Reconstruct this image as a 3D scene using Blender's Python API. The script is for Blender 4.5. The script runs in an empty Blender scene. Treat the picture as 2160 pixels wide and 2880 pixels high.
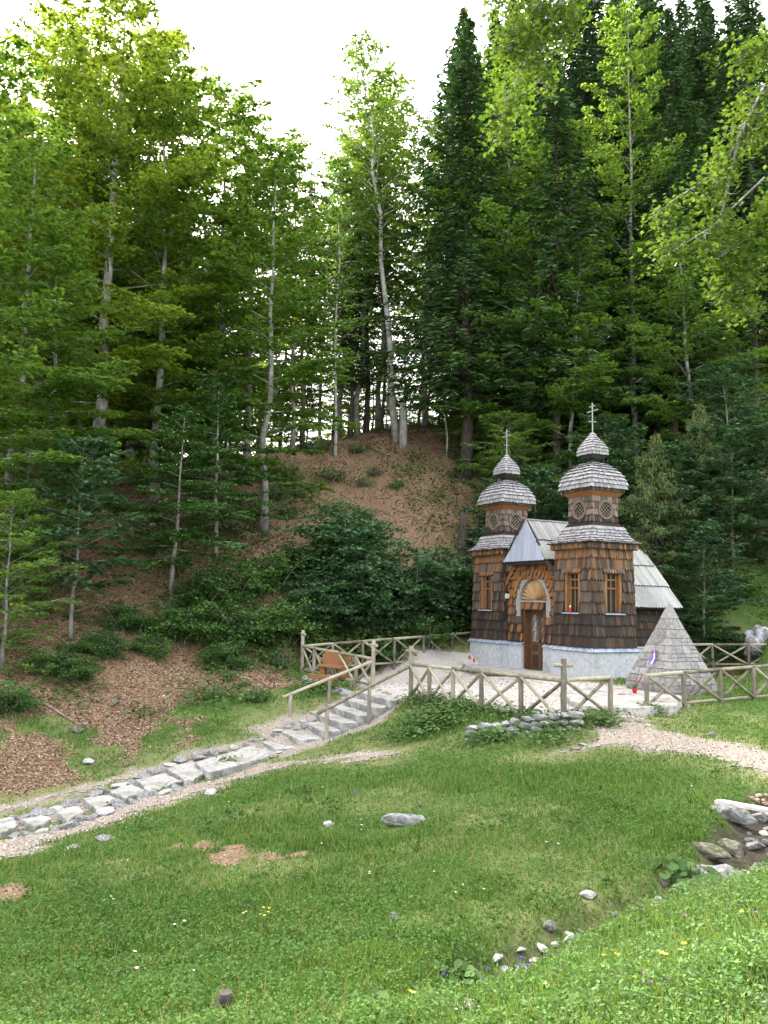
import bpy, math, random
import numpy as np
from math import sin, cos, pi, radians, sqrt, atan2

random.seed(11)
RNG = np.random.default_rng(11)
scene = bpy.context.scene
COL = scene.collection

# ------------------------------------------------------------------ objects
def link(o, parent=None):
    COL.objects.link(o)
    if parent is not None:
        o.parent = parent
    return o

def tag(o, label=None, cat=None, group=None, kind=None):
    if label: o['label'] = label
    if cat: o['category'] = cat
    if group: o['group'] = group
    if kind: o['kind'] = kind
    return o

def empty(name, loc=(0, 0, 0), rz=0.0, **k):
    o = bpy.data.objects.new(name, None)
    o.empty_display_size = 0.2
    o.location = loc
    o.rotation_euler = (0, 0, rz)
    link(o)
    tag(o, **k)
    return o

def meshobj(name, me, parent=None, loc=None, rz=None, **k):
    o = bpy.data.objects.new(name, me)
    link(o, parent)
    if loc is not None: o.location = loc
    if rz is not None: o.rotation_euler = (0, 0, rz)
    tag(o, **k)
    return o

def copy_tree(o, parent=None):
    c = o.copy()
    COL.objects.link(c)
    if parent is not None:
        c.parent = parent
    for ch in list(o.children):
        copy_tree(ch, c)
    return c

def np_mesh(name, V, F, mats, smooth=False, mi=None):
    """V (N,3), F (M,k) -> mesh, fast"""
    me = bpy.data.meshes.new(name)
    V = np.ascontiguousarray(V, dtype=np.float32)
    F = np.ascontiguousarray(F, dtype=np.int32)
    n, k = F.shape
    me.vertices.add(len(V)); me.vertices.foreach_set('co', V.ravel())
    me.loops.add(n * k); me.loops.foreach_set('vertex_index', F.ravel())
    me.polygons.add(n)
    me.polygons.foreach_set('loop_start', np.arange(0, n * k, k, dtype=np.int32))
    me.polygons.foreach_set('loop_total', np.full(n, k, dtype=np.int32))
    me.polygons.foreach_set('use_smooth', np.full(n, smooth, dtype=bool))
    for m in (mats if isinstance(mats, (list, tuple)) else [mats]):
        me.materials.append(m)
    if mi is not None:
        me.polygons.foreach_set('material_index', np.asarray(mi, dtype=np.int32))
    me.update(calc_edges=True)
    return me

class MB:
    """collects polygons for one mesh"""
    def __init__(s):
        s.v = []; s.f = []; s.m = []; s.sm = []
    def add(s, verts, faces, m=0, smooth=False):
        b = len(s.v)
        s.v += [tuple(float(c) for c in p) for p in verts]
        for f in faces:
            s.f.append([b + i for i in f]); s.m.append(m); s.sm.append(smooth)
    def box(s, x0, x1, y0, y1, z0, z1, m=0):
        v = [(x0,y0,z0),(x1,y0,z0),(x1,y1,z0),(x0,y1,z0),(x0,y0,z1),(x1,y0,z1),(x1,y1,z1),(x0,y1,z1)]
        s.add(v, [(0,3,2,1),(4,5,6,7),(0,1,5,4),(1,2,6,5),(2,3,7,6),(3,0,4,7)], m)
    def hexa(s, p, m=0):
        s.add(p, [(0,3,2,1),(4,5,6,7),(0,1,5,4),(1,2,6,5),(2,3,7,6),(3,0,4,7)], m)
    def bar(s, a, b, w, h, m=0, up=(0,0,1)):
        a = np.array(a, float); b = np.array(b, float); d = b - a
        d /= np.linalg.norm(d) + 1e-9
        up = np.array(up, float)
        if abs(d @ up) > 0.95: up = np.array([1., 0, 0])
        sd = np.cross(d, up); sd /= np.linalg.norm(sd); u = np.cross(sd, d)
        c = [a - sd*w/2 - u*h/2, a + sd*w/2 - u*h/2, a + sd*w/2 + u*h/2, a - sd*w/2 + u*h/2]
        c += [q + (b - a) for q in c]
        s.add(c, [(0,1,2,3),(7,6,5,4),(0,4,5,1),(1,5,6,2),(2,6,7,3),(3,7,4,0)], m)
    def frustum(s, cx, cy, w0, z0, w1, z1, m=0, cap=True):
        a, b = w0/2, w1/2
        v = [(cx-a,cy-a,z0),(cx+a,cy-a,z0),(cx+a,cy+a,z0),(cx-a,cy+a,z0),
             (cx-b,cy-b,z1),(cx+b,cy-b,z1),(cx+b,cy+b,z1),(cx-b,cy+b,z1)]
        f = [(0,1,5,4),(1,2,6,5),(2,3,7,6),(3,0,4,7)]
        if cap: f += [(0,3,2,1),(4,5,6,7)]
        s.add(v, f, m)
    def tube(s, pts, rad, n=7, m=0, smooth=True, cap=True):
        pts = [np.array(p, float) for p in pts]
        if not hasattr(rad, '__len__'): rad = [rad]*len(pts)
        vs = []; k = len(pts)
        ref = None
        for i, p in enumerate(pts):
            d = pts[min(i+1, k-1)] - pts[max(i-1, 0)]
            d /= np.linalg.norm(d) + 1e-9
            if ref is None:
                ref = np.array([1., 0, 0]) if abs(d[0]) < 0.8 else np.array([0, 1., 0])
            a = np.cross(d, ref); a /= np.linalg.norm(a) + 1e-9
            b = np.cross(d, a); ref = -b if False else ref
            for j in range(n):
                t = 2*pi*j/n
                vs.append(p + (a*cos(t) + b*sin(t))*rad[i])
        fs = []
        for i in range(k-1):
            for j in range(n):
                q = (j+1) % n
                fs.append((i*n+j, i*n+q, (i+1)*n+q, (i+1)*n+j))
        base = len(s.v)
        s.add(vs, fs, m, smooth)
        if cap:
            s.f.append([base+j for j in range(n)][::-1]); s.m.append(m); s.sm.append(False)
            s.f.append([base+(k-1)*n+j for j in range(n)]); s.m.append(m); s.sm.append(False)
    def mesh(s, name, mats):
        me = bpy.data.meshes.new(name)
        me.from_pydata(s.v, [], s.f)
        for m in (mats if isinstance(mats, (list, tuple)) else [mats]):
            me.materials.append(m)
        me.polygons.foreach_set('material_index', s.m)
        me.polygons.foreach_set('use_smooth', s.sm)
        me.update()
        return me
    def build(s, name, mats, parent=None, **k):
        return meshobj(name, s.mesh(name, mats), parent, **k)

# ------------------------------------------------------------------ noise
def _hash(ix, iy, seed):
    h = np.sin(ix*127.1 + iy*311.7 + seed*74.7)*43758.5453
    return h - np.floor(h)
def vnoise(x, y, seed=0):
    x = np.asarray(x, float); y = np.asarray(y, float)
    ix = np.floor(x); iy = np.floor(y); fx = x-ix; fy = y-iy
    fx = fx*fx*(3-2*fx); fy = fy*fy*(3-2*fy)
    a = _hash(ix, iy, seed); b = _hash(ix+1, iy, seed); c = _hash(ix, iy+1, seed); d = _hash(ix+1, iy+1, seed)
    return (a*(1-fx)+b*fx)*(1-fy) + (c*(1-fx)+d*fx)*fy
def fbm(x, y, seed=0, o=3):
    s = 0; a = 1; t = 0
    for i in range(o):
        s = s + a*vnoise(x*2**i, y*2**i, seed+i*7); t += a; a *= .5
    return s/t
def sstep(a, b, x):
    t = np.clip((np.asarray(x, float)-a)/(b-a), 0, 1)
    return t*t*(3-2*t)

# ------------------------------------------------------------------ materials
def _nt(name):
    m = bpy.data.materials.new(name); m.use_nodes = True
    nt = m.node_tree; nt.nodes.clear()
    out = nt.nodes.new('ShaderNodeOutputMaterial')
    return m, nt, out
def _n(nt, t, **k):
    n = nt.nodes.new(t)
    for a, b in k.items(): setattr(n, a, b)
    return n
def ramp(nt, stops, fac):
    r = _n(nt, 'ShaderNodeValToRGB')
    e = r.color_ramp.elements
    while len(e) > 1: e.remove(e[0])
    e[0].position = stops[0][0]; e[0].color = (*stops[0][1], 1)
    for p, c in stops[1:]:
        q = e.new(p); q.color = (*c, 1)
    nt.links.new(fac, r.inputs[0])
    return r.outputs[0]
def math_(nt, op, a, b=None, clamp=False):
    n = _n(nt, 'ShaderNodeMath', operation=op, use_clamp=clamp)
    for i, v in enumerate((a, b)):
        if v is None: continue
        if isinstance(v, (int, float)): n.inputs[i].default_value = v
        else: nt.links.new(v, n.inputs[i])
    return n.outputs[0]
def mixc(nt, fac, a, b, mode='MIX'):
    n = _n(nt, 'ShaderNodeMix', data_type='RGBA', blend_type=mode)
    for i, v in ((0, fac), (6, a), (7, b)):
        if isinstance(v, (int, float)): n.inputs[i].default_value = v
        elif isinstance(v, tuple): n.inputs[i].default_value = (*v, 1) if len(v) == 3 else v
        else: nt.links.new(v, n.inputs[i])
    return n.outputs[2]
def noise(nt, vec, scale, detail=4, rough=.6, dist=0):
    n = _n(nt, 'ShaderNodeTexNoise')
    n.inputs['Scale'].default_value = scale; n.inputs['Detail'].default_value = detail
    n.inputs['Roughness'].default_value = rough; n.inputs['Distortion'].default_value = dist
    if vec is not None: nt.links.new(vec, n.inputs['Vector'])
    return n.outputs[0]
def coord(nt, stretch=(1, 1, 1), which='Object'):
    tc = _n(nt, 'ShaderNodeTexCoord'); mp = _n(nt, 'ShaderNodeMapping')
    mp.inputs['Scale'].default_value = stretch
    nt.links.new(tc.outputs[which], mp.inputs['Vector'])
    return mp.outputs[0]

def M_surface(name, stops, scale=6, detail=5, rough=.85, bump=.3, bscale=None, stretch=(1,1,1), island=0.0, spec=.3, dark=None, blotch=None, objvar=0):
    """stops: colour ramp over noise; island: brightness spread per mesh island; blotch: (colour, scale, lo, hi)"""
    m, nt, out = _nt(name)
    v = coord(nt, stretch)
    f = noise(nt, v, scale, detail)
    if island:
        g = _n(nt, 'ShaderNodeNewGeometry').outputs['Random Per Island']
        f = math_(nt, 'ADD', f, math_(nt, 'MULTIPLY', math_(nt, 'SUBTRACT', g, .5), island))
    if objvar:
        f = math_(nt, 'ADD', f, math_(nt, 'MULTIPLY', math_(nt, 'SUBTRACT', _n(nt, 'ShaderNodeObjectInfo').outputs['Random'], .5), objvar))
    c = ramp(nt, stops, f)
    if blotch:
        for (bc, bs, lo, hi) in (blotch if isinstance(blotch, list) else [blotch]):
            bf = noise(nt, coord(nt), bs, 4, .65)
            bm = ramp(nt, [(lo, (0,0,0)), (hi, (1,1,1))], bf)
            c = mixc(nt, bm, c, bc)
    b = _n(nt, 'ShaderNodeBsdfPrincipled')
    nt.links.new(c, b.inputs['Base Color'])
    b.inputs['Roughness'].default_value = rough
    b.inputs['Specular IOR Level'].default_value = spec
    if bump:
        bp = _n(nt, 'ShaderNodeBump'); bp.inputs['Strength'].default_value = bump; bp.inputs['Distance'].default_value = .02
        nt.links.new(noise(nt, v, bscale or scale*3, 5), bp.inputs['Height'])
        nt.links.new(bp.outputs[0], b.inputs['Normal'])
    nt.links.new(b.outputs[0], out.inputs[0])
    return m

def M_leaf(name, c0, c1, c2, trans=.4, tcol=None, gloss=.25, objvar=.25):
    m, nt, out = _nt(name)
    g = _n(nt, 'ShaderNodeNewGeometry').outputs['Random Per Island']
    oi = _n(nt, 'ShaderNodeObjectInfo').outputs['Random']
    big = noise(nt, coord(nt), .55, 2)
    f = math_(nt, 'ADD', math_(nt, 'MULTIPLY', g, .6), math_(nt, 'MULTIPLY', big, .4))
    f = math_(nt, 'ADD', f, math_(nt, 'MULTIPLY', math_(nt, 'SUBTRACT', oi, .5), objvar))
    c = ramp(nt, [(.15, c0), (.5, c1), (.9, c2)], f)
    b = _n(nt, 'ShaderNodeBsdfPrincipled')
    nt.links.new(c, b.inputs['Base Color']); b.inputs['Roughness'].default_value = .6
    b.inputs['Specular IOR Level'].default_value = gloss*.5
    t = _n(nt, 'ShaderNodeBsdfTranslucent')
    tc = mixc(nt, .75, c, tcol or (1.9, 1.55, .5), 'MULTIPLY')
    nt.links.new(tc, t.inputs[0])
    mx = _n(nt, 'ShaderNodeMixShader'); mx.inputs[0].default_value = trans
    nt.links.new(b.outputs[0], mx.inputs[1]); nt.links.new(t.outputs[0], mx.inputs[2])
    nt.links.new(mx.outputs[0], out.inputs[0])
    return m
# ------------------------------------------------------------------ camera model (used for placing things at true distances)
FPX = 2240.0; TILT = .1123; ROLL = .0218; CZ = 2.3
cF = np.array([0, cos(TILT), sin(TILT)]); _r = np.array([1., 0, 0]); _u = np.array([0, -sin(TILT), cos(TILT)])
cR = cos(ROLL)*_r + sin(ROLL)*_u; cU = -sin(ROLL)*_r + cos(ROLL)*_u
CAM = np.array([0, 0, CZ])
def ray(px, py):
    d = cF + cR*(px-1080)/FPX + cU*(1440-py)/FPX
    return d/d[1]
def atD(px, py, D): return CAM + ray(px, py)*D
def atZ(px, py, z):
    d = ray(px, py); return CAM + d*((z-CZ)/d[2])
def hd(D): return D if D <= 31 else 31 + (D-31)*1.35

_cz = [(1663,1913,.06),(1487,1892,.03),(1405,1888,-.03),(1326,1882,-.06),(1155,1962,-.12),(1048,1937,-.14),(848,1890,-.12),
(1050,1868,0),(1300,1960,-.06),(1500,2000,-.08),(1350,1985,-.1),(1586,2042,-.14),(1718,2021,-.12),(1820,1998,-.15),(1890,1968,-.02),
(1923,1990,-.1),(2027,1977,-.02),(2121,1971,.05),(2006,1873,.1),(2150,1875,.15),(1740,2070,-.2),(1950,2110,-.2),(2160,2135,-.15),(2160,2215,-.2),
(1250,1992,-.2),(1333,2090,-.5),(1450,2105,-.45),(1600,2098,-.38),(1180,2060,-.62),(1240,2015,-.3),(1340,1845,.15),(1200,1850,.05)]
_cd = [(1040,2027,20.5),(921,2072,19.9),(800,2105,19.6),(817,2031,21.6),(926,1990,22.2),(1080,1990,21.0),
(0,2880,5.4),(0,2700,6.8),(0,2540,8.6),(0,2440,11.),(0,2400,12.5),(0,2330,15.5),(0,2270,17.),(300,2880,5.3),(600,2880,5.0),(1080,2880,4.6),
(500,2700,6.8),(500,2500,9.2),(500,2360,12.2),(500,2240,16.2),(300,2240,17.2),(700,2150,18.8),(560,2160,18.9),
(1080,2700,6.3),(1080,2500,8.6),(1080,2300,12.2),(1080,2200,14.6),(1000,2140,16.6),(850,2300,12.6),
(1500,2200,13.0),(1500,2350,9.9),(1500,2500,8.0),(1800,2200,12.6),(1800,2350,9.6),(1750,2480,8.1),(1300,2600,7.1),
(1330,2760,6.0),(1560,2660,6.7),(1800,2560,7.4),(1950,2500,7.9),(2060,2420,8.6),(2120,2330,9.6),(2150,2260,11.0),
(1450,2790,4.9),(1650,2700,5.3),(1850,2620,5.8),(2000,2560,6.2),(2150,2500,6.6),(1250,2870,4.6),(1500,2880,3.7),(1900,2880,3.2),(2160,2880,2.95),(2160,2700,4.0),(1800,2780,4.1),
(0,2200,18.3),(0,2080,19.8),(0,1960,21.3),(0,1800,23.5),(0,1600,27),(0,1400,32),(0,1330,38),(200,1340,40),(300,2000,22.3),(300,1800,25),(480,1690,28),(300,1500,31),(520,1350,37),
(500,1830,26),(700,1800,28),(560,2060,20.7),(700,1980,22.5),(780,1920,24.5),(740,1495,33),(800,1650,31),(600,1570,31),(825,1275,40),(943,1272,40.5),(1120,1240,41),(1000,1400,37.5),(1100,1550,35),
(1100,1205,45),(1250,1290,40),(1308,1350,39),(1250,1500,36),(1365,1260,42),(1350,1180,47),(1500,1070,50),(1100,1750,31),(1300,1750,32.5),(1500,1400,41),(1700,1300,42),(1700,1600,35.5),(2000,1600,33),(2000,1300,42),
(2160,1750,30),(2160,1500,35),(2160,1200,46),(1700,1000,54),(2000,950,60)]
_xyz = [(-25,75,3),(0,80,3),(-10,78,2),(18,90,12),(35,95,22),(-35,52,6),(-32,25,3.),(-22,12,-1.5),(-20,4,-.5),(-12,0,.2),(0,-2,.75),(0,.5,.7),(6,-2,1.2),(12,3,1.1),(18,8,.3),(22,18,.1),(28,28,2.5),(38,45,12),(12,10,-.1),(-25,66,4),(42,75,24),(14,17,0),(10,23.5,.0),(11,26,.02),(9,28,.02),(12.5,27.5,.05),(15,25,.1),(14,30,.12),(17,29,.3),(11,31,.1),(12,21,.02),(16,21,.05)]
_P = np.array([atZ(*c) for c in _cz] + [atD(a, b, hd(c)) for a, b, c in _cd] + [np.array(c, float) for c in _xyz])
def _phi(r2): return np.sqrt(r2 + .6)
_d2 = ((_P[:, None, :2]-_P[None, :, :2])**2).sum(-1)
_A = _phi(_d2) - np.eye(len(_P))*.06
_Q = np.c_[np.ones(len(_P)), _P[:, :2]]
_S = np.zeros((len(_P)+3,)*2); _S[:len(_P), :len(_P)] = _A; _S[:len(_P), len(_P):] = _Q; _S[len(_P):, :len(_P)] = _Q.T
_W = np.linalg.solve(_S, np.r_[_P[:, 2], 0, 0, 0])
def H0(x, y):
    x = np.atleast_1d(np.asarray(x, float)).ravel(); y = np.atleast_1d(np.asarray(y, float)).ravel()
    out = np.zeros(len(x))
    for i in range(0, len(x), 20000):
        xx = np.clip(x[i:i+20000], -38, 44); yy = np.clip(y[i:i+20000], -6, 92)
        r2 = (xx[:, None]-_P[None, :, 0])**2 + (yy[:, None]-_P[None, :, 1])**2
        out[i:i+20000] = _phi(r2) @ _W[:-3] + _W[-3] + _W[-2]*xx + _W[-1]*yy
    return out
def H(x, y):
    x = np.atleast_1d(np.asarray(x, float)).ravel(); y = np.atleast_1d(np.asarray(y, float)).ravel()
    z = H0(x, y)
    rough = sstep(19, 26, y)*(1-terr_in(x, y))
    if 'GULLY' in globals(): z = z - .26*(1-sstep(.0, .55, dline(x, y, GULLY, [.12]*9)))
    z = z + (fbm(x*.9, y*.9, 3)-.5)*(.10+.28*rough)*(1-.85*terr_in(x, y)) + (vnoise(x*3.1, y*3.1, 9)-.5)*.04*(1-.8*terr_in(x, y))
    return z
def h1(x, y): return float(H(x, y)[0])
TERR = [atZ(*p)[:2] for p in [(1150,1965,-.1),(1040,1945,-.1),(860,1893,-.1),(1000,1868,0),(1330,1866,.0),(1900,1850,.1),(2160,1880,.1),(2160,1955,.05),(1830,1990,-.1),(1720,2015,-.1),(1586,2030,-.1),(1350,1996,-.1)]]
def inpoly(x, y, poly):
    c = np.zeros(len(x), bool); n = len(poly)
    for i in range(n):
        x0, y0 = poly[i]; x1, y1 = poly[i-1]
        k = ((y0 > y) != (y1 > y)) & (x < (x1-x0)*(y-y0)/(y1-y0+1e-12)+x0)
        c ^= k
    return c
def dseg(x, y, a, b):
    ax, ay = a; bx, by = b; dx, dy = bx-ax, by-ay
    t = np.clip(((x-ax)*dx+(y-ay)*dy)/(dx*dx+dy*dy+1e-12), 0, 1)
    return np.hypot(x-ax-t*dx, y-ay-t*dy)
def sdpoly(x, y, poly):
    d = np.min([dseg(x, y, poly[i], poly[i-1]) for i in range(len(poly))], axis=0)
    return np.where(inpoly(x, y, poly), -d, d)
def dline(x, y, pts, ws):
    """distance to polyline divided out by width: <0 inside"""
    best = np.full(len(x), 1e9)
    for i in range(len(pts)-1):
        best = np.minimum(best, dseg(x, y, pts[i], pts[i+1]) - (ws[i]+ws[i+1])/2)
    return best
def terr_in(x, y):
    return 1-sstep(-.1, .7, sdpoly(np.asarray(x), np.asarray(y), TERR))
def hit(px, py):
    d = ray(px, py); t = np.arange(2.2, 95, .12)
    P = CAM[None]+d[None]*t[:, None]
    g = P[:, 2] < H(P[:, 0], P[:, 1])
    i = int(np.argmax(g)) if g.any() else len(t)-1
    lo, hi = t[max(i-1, 0)], t[i]
    for _ in range(8):
        mid = (lo+hi)/2; q = CAM+d*mid
        if q[2] < h1(q[0], q[1]): hi = mid
        else: lo = mid
    return CAM+d*hi
def base_at(px, D):
    """ground point in the vertical plane through picture column px (at eye level of the slope) at distance D"""
    py = 1400
    for _ in range(4):
        q = atD(px, py, D); z = h1(q[0], q[1])
        py += (q[2]-z)/D*FPX
    return np.array([q[0], q[1], z])

# --- regions of the ground
PATH_L = [hit(*p)[:2] for p in [(-120,2425),(0,2392),(140,2350),(290,2305),(440,2256),(590,2208),(730,2166),(860,2142),(1010,2130),(1090,2126)]]
SLABL = [hit(*p)[:2] for p in [(-100,2350),(0,2330),(170,2298),(270,2262),(360,2236),(450,2205),(530,2170),(680,2130),(790,2105)]]
STAIR = [atZ(*p)[:2] for p in [(1155,1962,-.12),(1048,1937,-.14),(720,2060,-1.15),(800,2125,-1.3)]]
PATH_U = [hit(*p)[:2] for p in [(-60,2300),(0,2275),(160,2236),(330,2190),(470,2150),(600,2118),(740,2078)]]
PATH_R = [hit(*p)[:2] for p in [(1752,2000),(1750,2035),(1790,2064),(1890,2096),(2010,2118),(2160,2142),(2300,2170)]]
FRINGE = [hit(*p)[:2] for p in [(1500,2128),(1600,2112),(1700,2088),(1800,2085),(1900,2120)]]
GRAV = [atZ(*p)[:2] for p in [(1150,1962,-.1),(1048,1940,-.1),(985,1915,-.1),(1010,1880,-.1),(1110,1872,-.05),(1330,1868,0),(1420,1885,0),(1700,1930,.0),(1800,1940,0),(1960,1985,-.05),(1790,2000,-.1),(1760,2018,-.1),(1716,2012,-.1),(1590,2024,-.1),(1350,1990,-.1)]]
GULLY = [hit(*p)[:2] for p in [(1290,2810),(1400,2735),(1560,2665),(1740,2590),(1900,2530),(2040,2450),(2090,2370),(2140,2290),(2200,2250)]]
LITTER = [hit(*p)[:2] for p in [(-300,2260),(0,2240),(230,2205),(400,2150),(480,2080),(560,1990),(700,1950),(840,1925),(830,1850),(760,1820),(850,1700),(1000,1600),(1300,1600)]]
LITTER = LITTER + [np.array([12, 60.]), np.array([12, 90.]), np.array([-60, 90.]), np.array([-60, 12.])]
BARE = [(hit(690,2402)[:2], .42), (hit(740,2400)[:2], .3), (hit(470,2390)[:2], .3), (hit(370,2415)[:2], .22), (hit(20,2495)[:2], .3), (hit(330,2470)[:2], .3)]
def masks(x, y):
    x = np.asarray(x, float); y = np.asarray(y, float)
    n = (fbm(x*1.3, y*1.3, 21, 3)-.5); n2 = (fbm(x*5, y*5, 31, 2)-.5)
    g = np.minimum(dline(x, y, PATH_L, [.68,.68,.66,.62,.58,.5,.45,.4,.25,.1]), dline(x, y, PATH_U, [.3,.3,.28,.25,.2,.18,.12]))
    g = np.minimum(g, dline(x, y, PATH_R, [.5,.62,.75,.72,.72,.7,.7]))
    g = np.minimum(g, sdpoly(x, y, GRAV)+.05)
    g = np.minimum(g, dline(x, y, SLABL, [.48]*9)); g = np.minimum(g, sdpoly(x, y, STAIR)-.1)
    g = np.minimum(g, dline(x, y, FRINGE, [.05,.15,.3,.25,.1])+.15)
    grav = 1-sstep(-.25, .22, g + n*.8 + n2*.5)
    lit = 1-sstep(-.5, .6, sdpoly(x, y, LITTER) + n*2.0 + n2*.7)
    patch = fbm(x*.45+3, y*.45, 77, 3)+.12*sstep(.5, .7, fbm(x*1.7, y*1.7, 78, 2))
    forest = sstep(24, 30, y)
    lit = lit*(1-.85*sstep(.60, .72, patch)*(1-forest*.5))
    lit = np.maximum(lit, sstep(33, 37, y)*.85)
    # sparse dry turf between leaf litter and the terrace
    for (c, r) in BARE:
        lit = np.maximum(lit, 1-sstep(r*.45, r*.8, np.hypot((x-c[0]), (y-c[1])*.8) + n*1.3 + n2*.8))
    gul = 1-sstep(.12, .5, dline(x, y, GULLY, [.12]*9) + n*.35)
    dry = np.clip(1-sstep(.1, 1.3, g), 0, 1)*.85 + .7*sstep(.50, .66, fbm(x*.6, y*.6, 55, 3))*(.4+fbm(x*3, y*3, 57, 2))
    return grav, lit*(1-grav), gul, np.clip(dry, 0, 1)

# --- materials of the ground
def M_ground():
    m, nt, out = _nt('ground_surface')
    at = _n(nt, 'ShaderNodeAttribute', attribute_name='zone')
    sp = _n(nt, 'ShaderNodeSeparateColor'); nt.links.new(at.outputs['Color'], sp.inputs[0])
    v = coord(nt)
    soil = ramp(nt, [(.3, (.04,.075,.018)), (.5, (.065,.12,.028)), (.68, (.10,.155,.04)), (.8, (.15,.155,.07))], noise(nt, v, 2.2, 8, .7))
    dryc = ramp(nt, [(.3, (.10,.13,.04)), (.55, (.19,.185,.08)), (.75, (.30,.25,.15))], noise(nt, v, 9, 6, .7))
    lit = ramp(nt, [(.28, (.07,.04,.024)), (.45, (.165,.105,.064)), (.6, (.28,.19,.122)), (.75, (.39,.29,.20))], noise(nt, v, 14, 8, .75))
    grv = ramp(nt, [(.3, (.16,.135,.105)), (.5, (.29,.25,.205)), (.7, (.43,.385,.335))], noise(nt, v, 26, 8, .7))
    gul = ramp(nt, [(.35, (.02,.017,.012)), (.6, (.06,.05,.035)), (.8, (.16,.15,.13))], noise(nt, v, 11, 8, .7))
    c = mixc(nt, math_(nt, 'MULTIPLY', at.outputs['Alpha'], .85), soil, dryc)
    c = mixc(nt, sp.outputs[1], c, lit)
    c = mixc(nt, sp.outputs[0], c, grv)
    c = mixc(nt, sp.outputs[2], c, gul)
    b = _n(nt, 'ShaderNodeBsdfPrincipled'); nt.links.new(c, b.inputs['Base Color'])
    b.inputs['Roughness'].default_value = .95; b.inputs['Specular IOR Level'].default_value = .15
    bp = _n(nt, 'ShaderNodeBump'); bp.inputs['Strength'].default_value = .6; bp.inputs['Distance'].default_value = .03
    nt.links.new(noise(nt, v, 22, 8, .7), bp.inputs['Height']); nt.links.new(bp.outputs[0], b.inputs['Normal'])
    nt.links.new(b.outputs[0], out.inputs[0])
    return m
MAT_GROUND = M_ground()
MAT_GRAVEL = M_surface('gravel_surface', [(.3, (0.163,0.131,0.098)), (.5, (0.280,0.234,0.187)), (.7, (0.396,0.344,0.289))], scale=26, detail=8, rough=.95, bump=.6, bscale=60,
                       blotch=[((.30,.25,.20), 1.3, .55, .75)])

def axis(lo, hi, st, far_lo, far_hi):
    a = list(np.arange(lo, hi+1e-6, st)); s = st
    while a[-1] < far_hi: s *= 1.13; a.append(a[-1]+s)
    s = st
    while a[0] > far_lo: s *= 1.13; a.insert(0, a[0]-s)
    return np.array(a)
def make_ground():
    ax = axis(-13, 15, .14, -420, 420); ay = axis(1.5, 36, .14, -60, 900)
    X, Y = np.meshgrid(ax, ay); x = X.ravel(); y = Y.ravel()
    z = H(x, y)
    far = np.maximum(sstep(60, 200, np.abs(x)), sstep(100, 220, y))
    z = z*(1-far) + far*(-2+(fbm(x*.01, y*.01, 5)-.5)*6)
    nx, ny = len(ax), len(ay)
    i = np.arange(nx*ny).reshape(ny, nx)
    F = np.stack([i[:-1, :-1], i[:-1, 1:], i[1:, 1:], i[1:, :-1]], -1).reshape(-1, 4)
    me = np_mesh('ground', np.c_[x, y, z], F, MAT_GROUND, True)
    g, l, u, d = masks(x, y)
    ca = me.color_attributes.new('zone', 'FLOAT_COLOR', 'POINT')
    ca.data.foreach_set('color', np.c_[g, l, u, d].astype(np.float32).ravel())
    meshobj('ground', me, kind='structure')
make_ground()

MAT_TERR = M_surface('terrace_gravel', [(.3, (.26,.235,.21)), (.5, (.42,.39,.355)), (.7, (.56,.53,.49))], scale=26, detail=8, rough=.95, bump=.6, bscale=60, blotch=[((.30,.27,.22), 1.1, .55, .75)])
def sheet(name, x0, x1, y0, y1, test, st=.07, lift=.012, thr=.62, mat=None):
    ax = np.arange(x0, x1, st); ay = np.arange(y0, y1, st)
    X, Y = np.meshgrid(ax, ay); x = X.ravel(); y = Y.ravel()
    g = masks(x, y)[0] * test(x, y)
    z = H(x, y) + lift
    nx, ny = len(ax), len(ay); i = np.arange(nx*ny).reshape(ny, nx)
    F = np.stack([i[:-1, :-1], i[:-1, 1:], i[1:, 1:], i[1:, :-1]], -1).reshape(-1, 4)
    F = F[(g[F] > thr).all(1)]
    used = np.unique(F); mp = -np.ones(nx*ny, int); mp[used] = np.arange(len(used))
    me = np_mesh(name, np.c_[x, y, z][used], mp[F], mat or MAT_GRAVEL, True)
    return meshobj(name, me, kind='structure')
def _left(x, y): return (sdpoly(x, y, STAIR) > .1)* (x < .55)*(y < 21.5)*(dseg(x, y, (-1.6, 19.3), (.4, 21.6)) > .35)
sheet('gravel_path', -9.5, .6, 12, 21.5, _left)
sheet('footpath', 1.5, 12, 11.5, 18.4, lambda x, y: (sdpoly(x, y, GRAV) > .1)*1.0)
sheet('terrace', -4, 12, 15.8, 34, lambda x, y: (sdpoly(x, y, GRAV) <= .1)*1.0, st=.09, mat=MAT_TERR)
# ------------------------------------------------------------------ wood, stone, metal
def wood(name, stops, **k):
    return M_surface(name, stops, scale=5, detail=7, rough=.8, bump=.35, stretch=(9, 9, .8), island=.2, **k)
W_OR = wood('orange_shingle', [(.2, (0.102,0.038,0.013)), (.5, (0.230,0.098,0.036)), (.85, (0.340,0.170,0.076))])
W_BR = wood('brown_shingle', [(.15, (0.022,0.013,0.008)), (.5, (0.064,0.038,0.024)), (.85, (0.128,0.081,0.054))])
W_GR = wood('grey_brown_shingle', [(.15, (0.040,0.030,0.022)), (.5, (0.092,0.070,0.054)), (.85, (0.168,0.132,0.104))])
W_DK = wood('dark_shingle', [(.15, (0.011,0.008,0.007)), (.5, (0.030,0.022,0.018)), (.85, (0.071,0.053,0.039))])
W_PK = wood('pinkish_shingle', [(.15, (0.076,0.053,0.043)), (.5, (0.170,0.123,0.102)), (.85, (0.281,0.212,0.178))])
W_SH = M_surface('silvered_shake', [(.2, (0.104,0.100,0.108)), (.5, (0.264,0.256,0.268)), (.85, (0.440,0.424,0.424))], scale=6, detail=6, rough=.75, bump=.4, stretch=(7,7,1), island=.35)
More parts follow.
